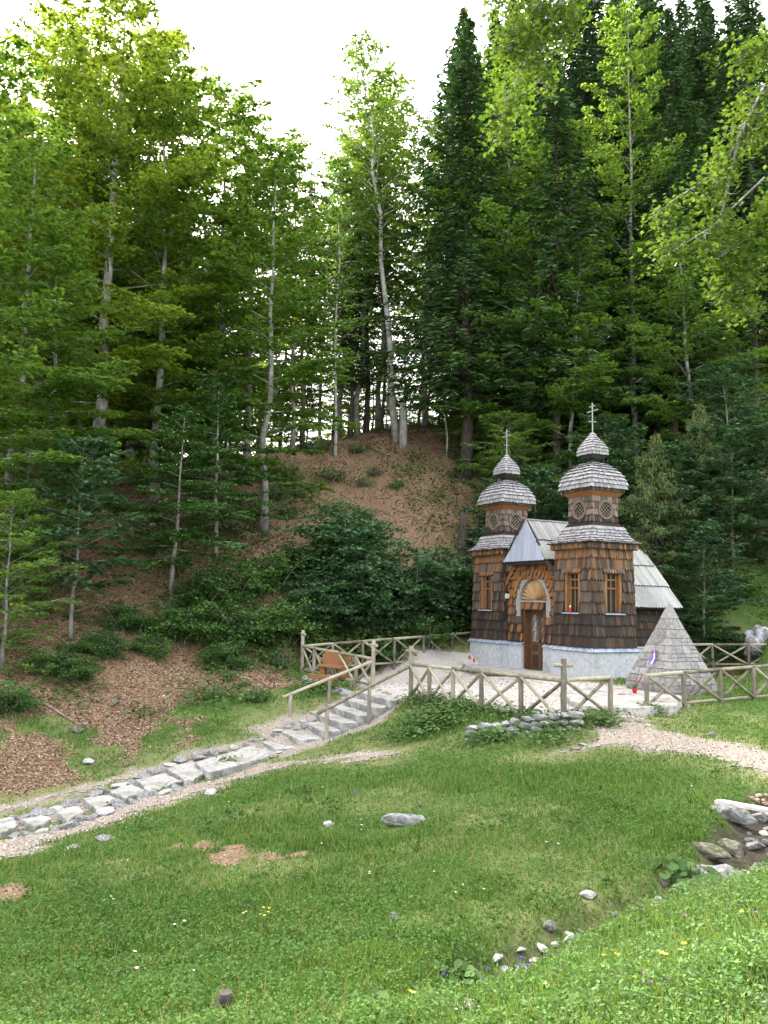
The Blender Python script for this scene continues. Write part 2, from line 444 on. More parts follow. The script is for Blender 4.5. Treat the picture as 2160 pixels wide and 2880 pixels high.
W_SHD = M_surface('dark_underlay', [(.3, (.018,.016,.015)), (.7, (.05,.045,.042))], scale=8, rough=.9)
W_BD = M_surface('silvered_board', [(.2, (0.164,0.166,0.164)), (.5, (0.279,0.282,0.268)), (.85, (0.394,0.398,0.376))], scale=5, detail=7, rough=.7, bump=.4, stretch=(9, 1.2, 1.2), island=.35,
                 blotch=[((.30,.31,.22), 1.2, .58, .75), ((.16,.15,.14), 7, .64, .74)])
W_BL = M_surface('bluish_board', [(.2, (.24,.26,.33)), (.5, (.33,.355,.44)), (.85, (.42,.44,.53))], scale=5, detail=6, rough=.6, bump=.3, stretch=(5,9,.8), island=.3)
W_FR = wood('window_wood', [(.2, (0.104,0.048,0.020)), (.5, (0.216,0.104,0.044)), (.85, (0.336,0.192,0.088))])
W_DOOR = wood('door_wood', [(.2, (0.038,0.018,0.009)), (.5, (0.101,0.049,0.022)), (.85, (0.203,0.105,0.045))])
W_DOORD = wood('dark_door_wood', [(.2, (.018,.012,.009)), (.5, (.05,.032,.02)), (.85, (.10,.065,.04))])
W_RAY = wood('carved_ray_wood', [(.2, (.22,.12,.055)), (.5, (.42,.26,.13)), (.85, (.56,.38,.22))])
PLAST = M_surface('lime_plaster', [(.3, (0.314,0.328,0.342)), (.55, (0.418,0.437,0.465)), (.75, (0.494,0.518,0.546))], scale=9, detail=8, rough=.9, bump=.5, bscale=40,
                  blotch=[((.29,.285,.26), 1.6, .58, .74), ((.12,.11,.09), 7, .66, .74)])
ROUGHST = M_surface('arch_render', [(.3, (.20,.18,.17)), (.55, (.31,.29,.275)), (.75, (.42,.40,.38))], scale=30, detail=8, rough=.95, bump=.6)
SLATE = M_surface('blue_slate', [(.2, (.16,.20,.26)), (.5, (.25,.30,.37)), (.85, (.36,.41,.48))], scale=8, detail=5, rough=.5, bump=.2, island=.5, spec=.5)
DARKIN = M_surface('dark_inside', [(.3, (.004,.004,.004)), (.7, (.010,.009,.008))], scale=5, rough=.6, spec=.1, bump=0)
WHITE = M_surface('white_iron', [(.3, (.45,.45,.43)), (.7, (.62,.62,.60))], scale=10, rough=.6, bump=0)
GOLDG = M_surface('brass_grille', [(.3, (.30,.27,.20)), (.7, (.48,.44,.33))], scale=10, rough=.5, bump=0)
CROSSM = M_surface('painted_cross', [(.3, (.26,.26,.25)), (.7, (.38,.38,.37))], scale=10, rough=.6, bump=.1)
W_TN = wood('tan_shingle', [(.2, (0.072,0.036,0.017)), (.5, (0.162,0.085,0.043)), (.85, (0.255,0.153,0.085))])
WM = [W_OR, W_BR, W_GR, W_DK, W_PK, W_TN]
def glass_mat():
    m, nt, out = _nt('window_glass')
    b = _n(nt, 'ShaderNodeBsdfPrincipled')
    b.inputs['Base Color'].default_value = (.03, .035, .03, 1); b.inputs['Roughness'].default_value = .08
    b.inputs['Specular IOR Level'].default_value = .6
    nt.links.new(b.outputs[0], out.inputs[0]); return m
GLASS = glass_mat()

# chapel frame: x runs into the building (away from the front), y along the front towards the far tower
AZ = radians(27.19); TR = np.array([6.8635, 25.96]); SP = 4.79; YC = SP/2
chapel = empty('chapel', (TR[0], TR[1], 0), AZ, label='small wooden chapel with two shingled onion domed towers and white plinth behind the log fence', cat='chapel')

def shingle(mb, org, ud, nd, s0, s1, zb, zt, k0, k1, m, proud=.03, round_=.5, thick=True, jit=0):
    """one plank shingle on a wall. org/ud/nd 2D frame; k0/k1 wall offset at bottom/top"""
    w = s1-s0; r = min(w*.7, .085); g = w*.04
    zb = zb + jit
    prof = [(s0+g, zt), (s0+g, zb+r), (s0+w*.22, zb+r*.30), (s0+w*.5, zb), (s1-w*.22, zb+r*.30), (s1-g, zb+r), (s1-g, zt)]
    def P(s, z, o):
        t = 0 if zt == zb else (z-zb)/(zt-zb)
        off = k0+(k1-k0)*t + o*(1-t)+.004*t
        return (org[0]+ud[0]*s+nd[0]*off, org[1]+ud[1]*s+nd[1]*off, z)
    F = [P(s, z, proud*1.9) for s, z in prof]; n = len(F)
    B = [P(s, z, -.005) for s, z in prof]
    mb.add(F+B, [tuple(range(n)), (0, n, n+1, 1), (n-2, 2*n-2, 2*n-1, n-1)], m)
    mb.add(F+B, [(i, n+i, n+i+1, i+1) for i in range(1, n-2)], 3)   # lower edges: end grain, darkened to stand in for each row's shadow

FACES = {'f': ((0, 1), (-1, 0)), 'r': ((1, 0), (0, -1)), 'b': ((0, -1), (1, 0)), 'l': ((-1, 0), (0, 1))}
def shingle_wall(mb, cx, cy, face, z0, z1, hw0, hw1, nrow, sw, pick, hole=None, proud=.03):
    ud, nd = FACES[face]; rh = (z1-z0)/nrow
    for r in range(nrow):
        zb = z0+r*rh; zt = zb+rh*1.12 if r < nrow-1 else z1
        hb = hw0+(hw1-hw0)*(zb-z0)/(z1-z0); ht = hw0+(hw1-hw0)*(min(zt, z1)-z0)/(z1-z0)
        n = max(3, int(round(2*hb/sw))); w = 2*hb/n
        offs = (w/2 if r % 2 else 0)
        cuts = [-hb] + [-hb+offs+i*w for i in range(0 if offs else 1, n+1) if -hb+offs+i*w < hb-.02] + [hb]
        cuts = [cuts[0]] + [c + random.uniform(-.12, .12)*w for c in cuts[1:-1]] + [cuts[-1]]
        for i in range(len(cuts)-1):
            a, b = cuts[i], cuts[i+1]
            if b-a < .02: continue
            if hole and hole((a+b)/2, (zb+zt)/2, zb, zt): continue
            shingle(mb, (cx, cy), ud, nd, a, b, zb, zt, hb, ht, pick(r, nrow, face), proud, jit=random.uniform(-.008, .008))

def shakes(mb, cx, cy, prof, rows, sw=.075, m=0, mu=1, proud=.022, jit=.012):
    """stepped shake roof of square plan following prof [(width, z)...] from bottom up"""
    P = [(w/2, z) for w, z in prof]
    L = [0]
    for i in range(1, len(P)): L.append(L[-1]+math.hypot(P[i][0]-P[i-1][0], P[i][1]-P[i-1][1]))
    def at(s):
        for i in range(1, len(P)):
            if s <= L[i]+1e-9:
                t = (s-L[i-1])/(L[i]-L[i-1]); return (P[i-1][0]+(P[i][0]-P[i-1][0])*t, P[i-1][1]+(P[i][1]-P[i-1][1])*t)
        return P[-1]
    for i in range(1, len(P)):
        mb.frustum(cx, cy, P[i-1][0]*2-.03, P[i-1][1], P[i][0]*2-.03, P[i][1], mu, cap=(i == 1 or i == len(P)-1))
    for r in range(rows):
        (a, za), (b, zb) = at(L[-1]*r/rows), at(L[-1]*min(rows, r+1.08)/rows)
        nx, nz = (zb-za), (a-b); q = math.hypot(nx, nz)+1e-9; nx /= q; nz /= q
        n = max(1, int(round(2*a/sw)))
        for f in 'frbl':
            ud, nd = FACES[f]
            cut = [-1+2*i/n+(random.uniform(-.25, .25)/n if 0 < i < n else 0) for i in range(n+1)]
            for i in range(n):
                j = random.uniform(-jit, jit); g = .004/max(a, .05)
                s0, s1 = cut[i]+g, cut[i+1]-g
                pr = proud*random.uniform(.7, 1.3)
                pts = []
                for (k, zz, o) in ((a, za, pr), (b, zb, .004), (a, za, -.006)):
                    ex = (a-b)*j/q if k == a else 0; ez = -(zb-za)*j/q if k == a else 0
                    rr = k+ex
                    for s in (s0, s1):
                        S = s*rr*1.0 + (0 if abs(s) < .98 else (o*nx*(1 if s > 0 else -1)))
                        R = rr+o*nx
                        pts.append((cx+ud[0]*S+nd[0]*R, cy+ud[1]*S+nd[1]*R, zz+ez+o*nz))
                mb.add(pts, [(0,1,3,2),(4,0,2),(1,5,3)], m); mb.add(pts, [(4,5,1,0)], mu)  # roofs pass a dark mu: end grain plus a painted shadow line per row

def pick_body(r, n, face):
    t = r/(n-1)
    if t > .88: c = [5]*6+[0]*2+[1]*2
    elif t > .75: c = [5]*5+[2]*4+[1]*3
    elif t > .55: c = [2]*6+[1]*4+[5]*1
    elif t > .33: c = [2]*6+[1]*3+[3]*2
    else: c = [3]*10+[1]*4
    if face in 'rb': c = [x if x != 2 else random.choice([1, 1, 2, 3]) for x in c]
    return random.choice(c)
def pick_drum(r, n, face): return random.choice([4]*6+[2]*4 if r > 0 else [2]*3+[3]*4)

def ring(mb, org, ud, nd, yc, zc, r0, r1, o0, o1, n=28, m=0):
    v = []
    for i in range(n):
        t = 2*pi*i/n
        for r, o in ((r0, o0), (r1, o0), (r1, o1), (r0, o1)):
            s = yc+r*cos(t)
            v.append((org[0]+ud[0]*s+nd[0]*o, org[1]+ud[1]*s+nd[1]*o, zc+r*sin(t)))
    f = []
    for i in range(n):
        j = (i+1) % n
        for k in range(4):
            f.append((i*4+k, j*4+k, j*4+(k+1) % 4, i*4+(k+1) % 4))
    mb.add(v, f, m)

def on(org, ud, nd):
    return lambda s, o, z: (org[0]+ud[0]*s+nd[0]*o, org[1]+ud[1]*s+nd[1]*o, z)

def tower(cx, cy, left=False):
    org = (cx, cy)
    # plinth and slate ledge
    p = MB()
    p.frustum(cx, cy, 1.96, -.5, 1.92, .90)
    p.build('plinth', PLAST, chapel)
    l = MB(); shakes(l, cx, cy, [(2.04, .90), (1.86, 1.03)], 1, sw=.11, m=0, mu=0, proud=.012, jit=.002); l.frustum(cx, cy, 2.02, .885, 2.02, .90)
    l.build('slate_ledge', SLATE, chapel)
    # body
    def hole(s, z, zb, zt): return abs(s) < .37 and 2.08 < z < 3.42
    b = MB()
    for (z0, z1, a0, a1) in ((1.0, 2.12, 1.86, 1.80), (3.42, 4.25, 1.745, 1.71)):
        b.frustum(cx, cy, a0-.03, z0, a1-.03, z1, 3)
    b.frustum(cx, cy, 1.30, 2.12, 1.30, 3.42, 3)
    for q in ((-1,-1),(-1,1),(1,-1),(1,1)):
        x, y = cx+q[0]*.63, cy+q[1]*.63
        b.box(x-.235, x+.235, y-.235, y+.235, 2.12, 3.42, 3)
    for f in 'frbl':
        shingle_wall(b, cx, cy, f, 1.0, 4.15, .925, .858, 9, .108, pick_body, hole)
    # lapped strip over the window heads
    for f in 'frbl':
        ud, nd = FACES[f]
        for i in range(8):
            s = -.44+i*.11
            shingle(b, org, ud, nd, s, s+.11, 3.33, 3.6, .885, .875, random.choice([0, 2, 2]), .045)
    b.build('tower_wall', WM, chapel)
    # windows
    for f in 'frbl':
        ud, nd = FACES[f]; P = on(org, ud, nd)
        w = MB(); W0, W1, Z0, Z1 = -.36, .36, 2.12, 3.40
        def fb(s0, s1, o0, o1, z0, z1, mb, m=0):
            q = [P(s0,o0,z0), P(s1,o0,z0), P(s1,o1,z0), P(s0,o1,z0), P(s0,o0,z1), P(s1,o0,z1), P(s1,o1,z1), P(s0,o1,z1)]
            mb.hexa(q, m)
        fb(W0, W0+.10, .66, .89, Z0, Z1, w); fb(W1-.10, W1, .66, .89, Z0, Z1, w)
        fb(W0+.10, W1-.10, .66, .88, Z1-.07, Z1, w)
        for s in (-.215, 0, .215): fb(s-.018, s+.018, .745, .775, Z0+.02, Z1-.07, w)
        fb(-.255, .255, .747, .773, 3.12, 3.16, w); fb(-.255, .255, .747, .773, 2.85, 2.90, w)
        wf = w.build('window', W_FR, chapel)
        g = MB(); fb(-.255, .255, .715, .72, Z0, Z1-.07, g); g.build('pane', GLASS, wf)
        s_ = MB()
        q = [P(-.40,.70,2.085), P(.40,.70,2.085), P(.40,1.0,2.05), P(-.40,1.0,2.05), P(-.40,.70,2.12), P(.40,.70,2.12), P(.40,1.0,2.08), P(-.40,1.0,2.08)]
        s_.hexa(q); s_.build('sill', SLATE, wf)
    # eave band with scalloped ends
    e = MB()
    e.frustum(cx, cy, 1.80, 4.15, 1.98, 4.27, 0)
    for f in 'frbl':
        shingle_wall(e, cx, cy, f, 4.10, 4.32, .97, .985, 1, .085, lambda r, n, fc: random.choice([0,0,0,1,2]) if fc in 'fl' else random.choice([0,1,1,3]), proud=.02)
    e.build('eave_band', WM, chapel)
    r = MB(); shakes(r, cx, cy, [(2.14, 4.30), (1.86, 4.385), (1.64, 4.50), (1.47, 4.66), (1.36, 4.86)], 6, sw=.085, proud=.040)
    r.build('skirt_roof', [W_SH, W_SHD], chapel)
    s = MB(); s.frustum(cx, cy, 1.28, 4.85, 1.28, 4.91); s.frustum(cx, cy, 1.20, 4.91, 1.20, 4.97)
    s.build('belfry_sill', W_DK, chapel)
    d = MB(); zc = 5.40
    d.frustum(cx, cy, 1.0, 4.97, 1.0, 5.86, 3)
    def ch(s_, z, zb, zt): return math.hypot(s_, z-zc) < .23
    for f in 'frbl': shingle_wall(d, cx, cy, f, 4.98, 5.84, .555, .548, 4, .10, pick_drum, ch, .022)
    for f in 'frbl':
        ud, nd = FACES[f]
        ring(d, org, ud, nd, 0, zc, .258, .315, .50, .612, m=4)
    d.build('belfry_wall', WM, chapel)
    for f in 'frbl':
        ud, nd = FACES[f]; P = on(org, ud, nd)
        k = MB(); ring(k, org, ud, nd, 0, zc, .243, .262, .50, .60, m=0)
        rw = k.build('round_window', W_PK, chapel)
        g = MB(); v = [P(.25*cos(2*pi*i/24), .522, zc+.25*sin(2*pi*i/24)) for i in range(24)]
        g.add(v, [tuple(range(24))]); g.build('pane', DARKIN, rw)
        lt = MB()
        for i in range(-2, 3):
            c = i*.092; hl = sqrt(max(.0, .245**2-c*c))
            for sg in (1, -1):
                a = np.array([c*.7071, c*.7071*sg]); dd = np.array([.7071, -.7071*sg])*hl
                lt.bar(P(a[0]-dd[0], .55+.004*sg, zc+a[1]-dd[1]), P(a[0]+dd[0], .55+.004*sg, zc+a[1]+dd[1]), .007, .007)
        lt.build('grille', GOLDG, rw)
    c = MB()
    c.frustum(cx, cy, 1.13, 5.84, 1.20, 5.88, 0); c.frustum(cx, cy, 1.20, 5.88, 1.38, 5.98, 0); c.frustum(cx, cy, 1.41, 5.98, 1.43, 6.0, 1)
    for f in 'frbl': shingle_wall(c, cx, cy, f, 5.98, 6.14, .70, .735, 1, .075, lambda r_, n, fc: random.choice([2, 1, 2, 3]), proud=.012)
    c.build('dome_cornice', WM, chapel)
    o = MB(); shakes(o, cx, cy, [(1.50, 6.09), (1.505, 6.24), (1.47, 6.37), (1.36, 6.50), (1.18, 6.66), (.88, 6.82), (.46, 6.99)], 8, sw=.06, proud=.046)
    o.frustum(cx, cy, .30, 6.97, .28, 7.06, 1); o.frustum(cx, cy, .28, 7.06, .50, 7.15, 1); o.frustum(cx, cy, .50, 7.15, .66, 7.27, 1)
    shakes(o, cx, cy, [(.68, 7.25), (.69, 7.36), (.66, 7.47), (.52, 7.61), (.33, 7.78), (.19, 7.90), (.05, 8.03)], 8, sw=.05, proud=.032)
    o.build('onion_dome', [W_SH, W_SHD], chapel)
    x = MB()
    x.bar((cx, cy, 7.95), (cx, cy, 9.04), .026, .026)
    x.bar((cx, cy-.27, 8.76), (cx, cy+.27, 8.76), .026, .028)
    x.bar((cx, cy-.13, 8.92), (cx, cy+.13, 8.92), .026, .026)
    x.bar((cx, cy-.17, 8.36), (cx, cy+.17, 8.44), .026, .026)
    x.build('cross', CROSSM, chapel)
tower(0, 0); tower(0, SP, True)

def body_nave():
    # walls of the nave
    w = MB()
    w.box(.6, 3.6, .42, SP-.42, .9, 2.55, 3)
    w.add([(3.6,.42,2.55),(3.6,SP-.42,2.55),(3.6,YC,5.0)], [(0,1,2)], 3)
    def pk(r, n, f): return random.choice([3,3,3,1])
    # side wall shingles (near side)
    ud, nd = (1, 0), (0, -1)
    for r in range(6):
        for i in range(22):
            x0 = .95+i*.121
            shingle(w, (0, .42), ud, nd, x0, x0+.121, 1.0+r*.26, 1.3+r*.26, 0, 0, pk(0,0,0), .02)
    w.build('nave_wall', WM, chapel)
    p = MB(); p.box(.8, 3.68, .36, SP-.36, -.5, .93); p.box(.8, 3.72, .32, SP-.32, .93, .975)
    p.build('plinth', PLAST, chapel)
    # facade
    f = MB(); X = -.57
    f.box(X, X+.2, .95, YC-.62, .9, 2.2, 3); f.box(X, X+.2, YC+.62, SP-.95, .9, 2.2, 3)
    # upper facade wall behind the shingles (gable outline), left open inside the arch
    n = 16; yc, zc, R = YC, 2.44, .85
    def roofz(y): return 5.05-abs(y-YC)*1.25
    for sgn in (-1, 1):
        pts_in = [(yc+sgn*R*sin(pi/2*i/n), zc+R*cos(pi/2*i/n)) for i in range(n+1)] + [(yc+sgn*R, 2.2)]
        ye = yc+sgn*1.445
        outp = [(ye, 2.2), (ye, roofz(ye))] + [(yc, roofz(yc))]
        poly = [(X+.02, a, b) for a, b in pts_in] + [(X+.02, a, b) for a, b in outp]
        f.add(poly, [tuple(range(len(poly)))], 0)
    def pf(r, n_, fc): return random.choice([3,3,1,1,0] if r < 2 else ([1,1,2,0] if r < 4 else [0,0,0,0,1]))
    def hole(s, z, zb, zt):
        y = s  # s measured from YC
        if abs(y) < .60 and z < 2.2: return True
        if abs(y) < .93 and 1.92 < z < 2.46: return True
        if z >= 2.40 and math.hypot(y, z-zc) < .90: return True
        if zt > roofz(YC+y)+.02: return True
        return False
    shingle_wall(f, X, YC, 'f', 1.0, 4.30, 1.44, 1.44, 11, .12, pf, hole, .035) if False else None
    rows = 11; rh = .31
    for r in range(rows):
        zb = 1.0+r*rh; zt = zb+rh*1.12; k = 24; w_ = 2.88/k
        for i in range(k+1):
            s = -1.44+i*w_-(w_/2 if r % 2 else 0)
            a, b = max(s, -1.44), min(s+w_, 1.44)
            if b-a < .03 or hole((a+b)/2, (zb+zt)/2, zb, zt): continue
            shingle(f, (X, YC), (0, 1), (-1, 0), a, b, zb, zt, 0, 0, pf(r, rows, 'f'), .035)
    # hanging shingles that follow the arch
    for i in range(15):
        t = pi*(.04+.92*i/14); y = 1.0*cos(t); z = zc+.93*sin(t)
        shingle(f, (X, YC), (0, 1), (-1, 0), y-.075, y+.075, z-.03+abs(cos(t))*.0, z+.34, .012, .012, 0, .05)
    # shingles along the rake
    for i in range(9):
        for sg in (-1, 1):
            y = .35+i*.135; z = roofz(YC+y)-.30
            if z < 2.9: z = z+.05
            shingle(f, (X, YC), (0, 1), (-1, 0), sg*y-.07, sg*y+.07, z, z+.34, .05, .05, 0, .05)
    # lintel band with scalloped ends over the door
    for i in range(13):
        y = -.62+i*.0954
        shingle(f, (X, YC), (0, 1), (-1, 0), y, y+.0954, 2.13, 2.40, .0, .0, random.choice([0,0,0,1]), .05)
    f.box(X+.01, X+.15, YC-.62, YC+.62, 2.20, 2.42, 1)
    f.build('facade_wall', WM, chapel)
    pl = MB()
    for (a_, b_) in ((.9, YC-.58), (YC+.58, SP-.9)):
        pl = MB(); pl.box(X-.06, X+.3, a_, b_, -.5, .90); pl.build('plinth', PLAST, chapel)
    for (a, b) in ((.97, YC-.57), (YC+.57, SP-.97)):
        lg = MB()
        k = int((b-a)/.11); q = (b-a)/k
        for i in range(k):
            y0 = a+i*q+.004; y1 = a+(i+1)*q-.004; j = random.uniform(-.004, .004)
            lg.hexa([(X-.11,y0,.89+j),(X-.11,y1,.89+j),(X+.02,y1,.97+j),(X+.02,y0,.97+j),(X-.11,y0,.915+j),(X-.11,y1,.915+j),(X+.02,y1,1.0+j),(X+.02,y0,1.0+j)])
        lg.build('slate_ledge', SLATE, chapel)
    # arch of rough render
    a = MB(); r0, r1, x0, x1 = .76, .97, X-.035, X+.18; n = 24
    V = []; Fc = []
    for i in range(n+1):
        t = pi*i/n
        for (r, x) in ((r0, x0), (r1, x0), (r1, x1), (r0, x1)): V.append((x, YC+r*cos(t), zc+r*sin(t)))
    for i in range(n):
        for k in range(4): Fc.append((i*4+k, (i+1)*4+k, (i+1)*4+(k+1) % 4, i*4+(k+1) % 4))
    a.add(V, Fc)
    for sg in (-1, 1):
        y0, y1 = sorted((YC+sg*.72, YC+sg*.97)); a.box(x0, x1, y0, y1, 1.90, 2.438)
    a.box(x0-.015, x1-.1, YC-.72, YC+.72, 2.40, 2.455)
    a.build('arch', ROUGHST, chapel)
    t_ = MB(); t_.add([(X+.17, YC+.72*cos(pi*i/20), zc+.72*sin(pi*i/20)) for i in range(21)], [tuple(range(21))]); 
    nr = 15
    for i in range(nr):
        t0 = pi*(i+.08)/nr; t1 = pi*(i+.92)/nr; tm = (t0+t1)/2
        def Q(r, t, x): return (x, YC+r*cos(t), zc+.02+r*sin(t))
        xa, xb = X+.12, X+.04
        t_.add([Q(.07,t0,xa),Q(.70,t0,xa),Q(.735,tm,xb),Q(.70,t1,xa),Q(.07,t1,xa),Q(.07,tm,xb)], [(0,1,2,5),(5,2,3,4)])
    t_.build('sunburst', W_RAY, chapel)
    hb = MB(); hb.add([(X+.08, YC+.11*cos(pi*i/10), zc+.02+.11*sin(pi*i/10)) for i in range(11)]+[(X+.15, YC+.11*cos(pi*i/10), zc+.02+.11*sin(pi*i/10)) for i in range(11)], [tuple(range(11))]+[(i, i+11, i+12, i+1) for i in range(10)])
    hb.build('sunburst_hub', W_RAY, chapel)
    # door
    d = MB(); XD = -.30
    d.box(X+.02, XD+.08, YC+.52, YC+.60, .0, 2.2, 0); d.box(X+.02, XD+.08, YC-.60, YC-.52, .0, 2.2, 0); d.box(XD-.02, XD+.08, YC-.52, YC+.52, 2.1, 2.2, 0)
    door = d.build('door', W_DOOR, chapel)
    for sg in (-1, 1):
        y0, y1 = sorted((YC+sg*.006, YC+sg*.515))
        q = MB()
        q.box(XD, XD+.05, y0, y0+.09, .03, 2.09, 0); q.box(XD, XD+.05, y1-.09, y1, .03, 2.09, 0)
        for (z0, z1, m_) in ((.03,.12,1),(.60,.70,0),(.93,1.02,0),(1.98,2.09,0)): q.box(XD+.004, XD+.048, y0+.09, y1-.09, z0, z1, m_)
        q.box(XD+.02, XD+.045, y0+.09, y1-.09, .12, .60, 1); q.box(XD+.02, XD+.045, y0+.09, y1-.09, .70, .93, 1)
        q.box(XD+.008, XD+.02, y0+.13, y1-.13, .16, .56, 1)
        lf = q.build('door_leaf', [W_DOOR, W_DOORD], door)
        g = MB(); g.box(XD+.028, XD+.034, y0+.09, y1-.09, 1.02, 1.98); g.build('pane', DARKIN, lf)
        gr = MB(); ya, yb = y0+.09, y1-.09
        for sl in (1, -1):
            for i in range(-4, 13):
                # clipped diagonals
                za = 1.02+i*.12; L = []
                for (yy) in (ya, yb):
                    t = (yy-ya) if sl == 1 else (yb-yy); L.append((yy, za+t*1.3))
                (ya_, z_a), (yb_, z_b) = L
                if z_a > z_b: (ya_, z_a), (yb_, z_b) = (yb_, z_b), (ya_, z_a)
                lo, hi = 1.03, 1.97
                if z_b < lo or z_a > hi: continue
                if z_a < lo: ya_ += (yb_-ya_)*(lo-z_a)/(z_b-z_a); z_a = lo
                if z_b > hi: yb_ = ya_+(yb_-ya_)*(hi-z_a)/(z_b-z_a); z_b = hi
                if sl == 1 or i % 3 == 0: gr.bar((XD+.012+.004*sl, ya_, z_a), (XD+.012+.004*sl, yb_, z_b), .009, .009)
        ym = (ya+yb)/2
        gr.bar((XD, ym, 1.03), (XD, ym, 1.97), .016, .012); gr.bar((XD, ym-.09, 1.6), (XD, ym+.09, 1.6), .014, .012); gr.bar((XD, ym-.07, 1.46), (XD, ym+.07, 1.46), .014, .012)
        gr.build('grille', WHITE, lf)
        if sg < 0:
            hnd = MB(); hnd.box(XD-.03, XD, y1-.07, y1-.03, 1.0, 1.12); hnd.build('handle', DARKIN, lf)
    th = MB(); th.box(X-.35, XD+.3, YC-.64, YC+.64, -.3, .035); th.build('threshold', PLAST, chapel)
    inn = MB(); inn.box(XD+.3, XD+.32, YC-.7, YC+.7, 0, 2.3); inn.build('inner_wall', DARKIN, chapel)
    # lantern on the facade by the far tower
    la = MB(); yl = SP-1.02; la.box(X-.17, X-.05, yl-.06, yl+.06, 2.52, 2.70, 0); la.frustum(X-.11, yl, .16, 2.70, .04, 2.77, 1); la.bar((X-.05, yl, 2.66), (X+.02, yl, 2.66), .02, .02, 1)
    la.build('lantern', [WHITE, DARKIN], chapel)

    # roof
    ZR, ZE = 5.26, 2.27; SL = (ZR-ZE)/YC
    def xmin(z, y): 
        if z < 3.8: return -.55 if abs(y-YC) < YC-.95 else 1.0
        return -.95+(z-3.8)/1.46*.10
    def xmax(z): return 3.9 if z < 4.2 else 3.9-(z-4.2)/1.06*.9
    r = MB()
    rowz = [ZE, 3.02, 3.76, 4.50, ZR]
    for sg in (-1, 1):
        def Y(z): return YC+sg*((ZR-z)/SL)
        def N(o): return (sg*SL/math.hypot(1, SL)*o, 1/math.hypot(1, SL)*o)
        # underlay
        zs = [ZE, 3.02, 3.799, 3.8, 4.2, 4.5, ZR]
        for i in range(len(zs)-1):
            za, zb = zs[i], zs[i+1]
            ya, yb = Y(za), Y(zb); oy, oz = N(-.03)
            xa0, xb0 = xmin(za+1e-4, ya), xmin(zb-1e-4, yb)
            v = [(xa0,ya+oy,za+oz),(xmax(za),ya+oy,za+oz),(xmax(zb),yb+oy,zb+oz),(xb0,yb+oy,zb+oz)]
            v += [(a, b-oy*1.2, c-oz*1.2+.0) for a, b, c in v]
            if i == 2: continue
            r.add(v, [(0,1,2,3),(7,6,5,4),(0,4,5,1),(1,5,6,2),(2,6,7,3),(3,7,4,0)], 1)
        for k in range(4):
            za, zb = rowz[k], min(ZR, rowz[k+1]+.06)
            x = -.98
            while x < 3.9:
                w = random.uniform(.10, .15); x1 = x+w; xm = (x+x1)/2; j = random.uniform(-.008, .008)
                zlo, zhi = za, zb
                # clip in z to where the board exists
                if xm < -.55: zlo = max(zlo, 3.8)
                if xm < 1.0 and abs(Y(zlo)-YC) > YC-.95: zlo = max(zlo, ZR-(YC-.95)*SL)
                if xm > 3.0: zhi = min(zhi, 4.2+(3.9-xm)/.9*1.06)
                if xm < -.85: zhi = min(zhi, 3.8+(xm+.95)/.10*1.46) if xm > -.95 else min(zhi, 3.81)
                if zhi-zlo > .06:
                    q = []
                    for (z, o) in ((zlo+j, .055), (zhi, .008)):
                        oy, oz = N(o)
                        for xx in (x+.004, x1-.004): q.append((xx, Y(z)+oy, z+oz))
                    r_ = .35*w; zc2 = zlo+j
                    oy, oz = N(.055)
                    tip = [(x+.004, Y(zc2+.03)+oy, zc2+.03+oz), (x+w*.3, Y(zc2+.008)+oy, zc2+.008+oz), (xm, Y(zc2)+oy, zc2+oz), (x1-w*.3, Y(zc2+.008)+oy, zc2+.008+oz), (x1-.004, Y(zc2+.03)+oy, zc2+.03+oz)]
                    up = [q[3], q[2]]; top = tip+up
                    oy2, oz2 = N(-.05)
                    low = [(a, b+oy2, c+oz2) for a, b, c in top]; m_ = len(top)
                    r.add(top+low, [tuple(range(m_))]+[(i, i+m_, (i+1) % m_+m_, (i+1) % m_) for i in range(4, m_)], 0); r.add(top+low, [(i, i+m_, i+1+m_, i+1) for i in range(4)], 1)
                x = x1
    # ridge cap and rear hip
    r.bar((-.86, YC, ZR+.02), (3.02, YC, ZR+.02), .10, .04, 0)
    hw = (ZR-4.2)/SL
    r.add([(3.0,YC,ZR+.02),(3.93,YC-hw,4.2),(3.93,YC+hw,4.2),(3.0,YC,ZR-.05),(3.9,YC-hw,4.13),(3.9,YC+hw,4.13)], [(0,1,2),(5,4,3),(0,3,4,1),(1,4,5,2),(2,5,3,0)], 0)
    r.build('nave_roof', [W_BD, W_SHD], chapel)
    # steep front hip of upright bluish boards
    hb = MB(); hw = (ZR-3.8)/SL
    rows = [(3.80, 4.50), (4.46, 5.24)]
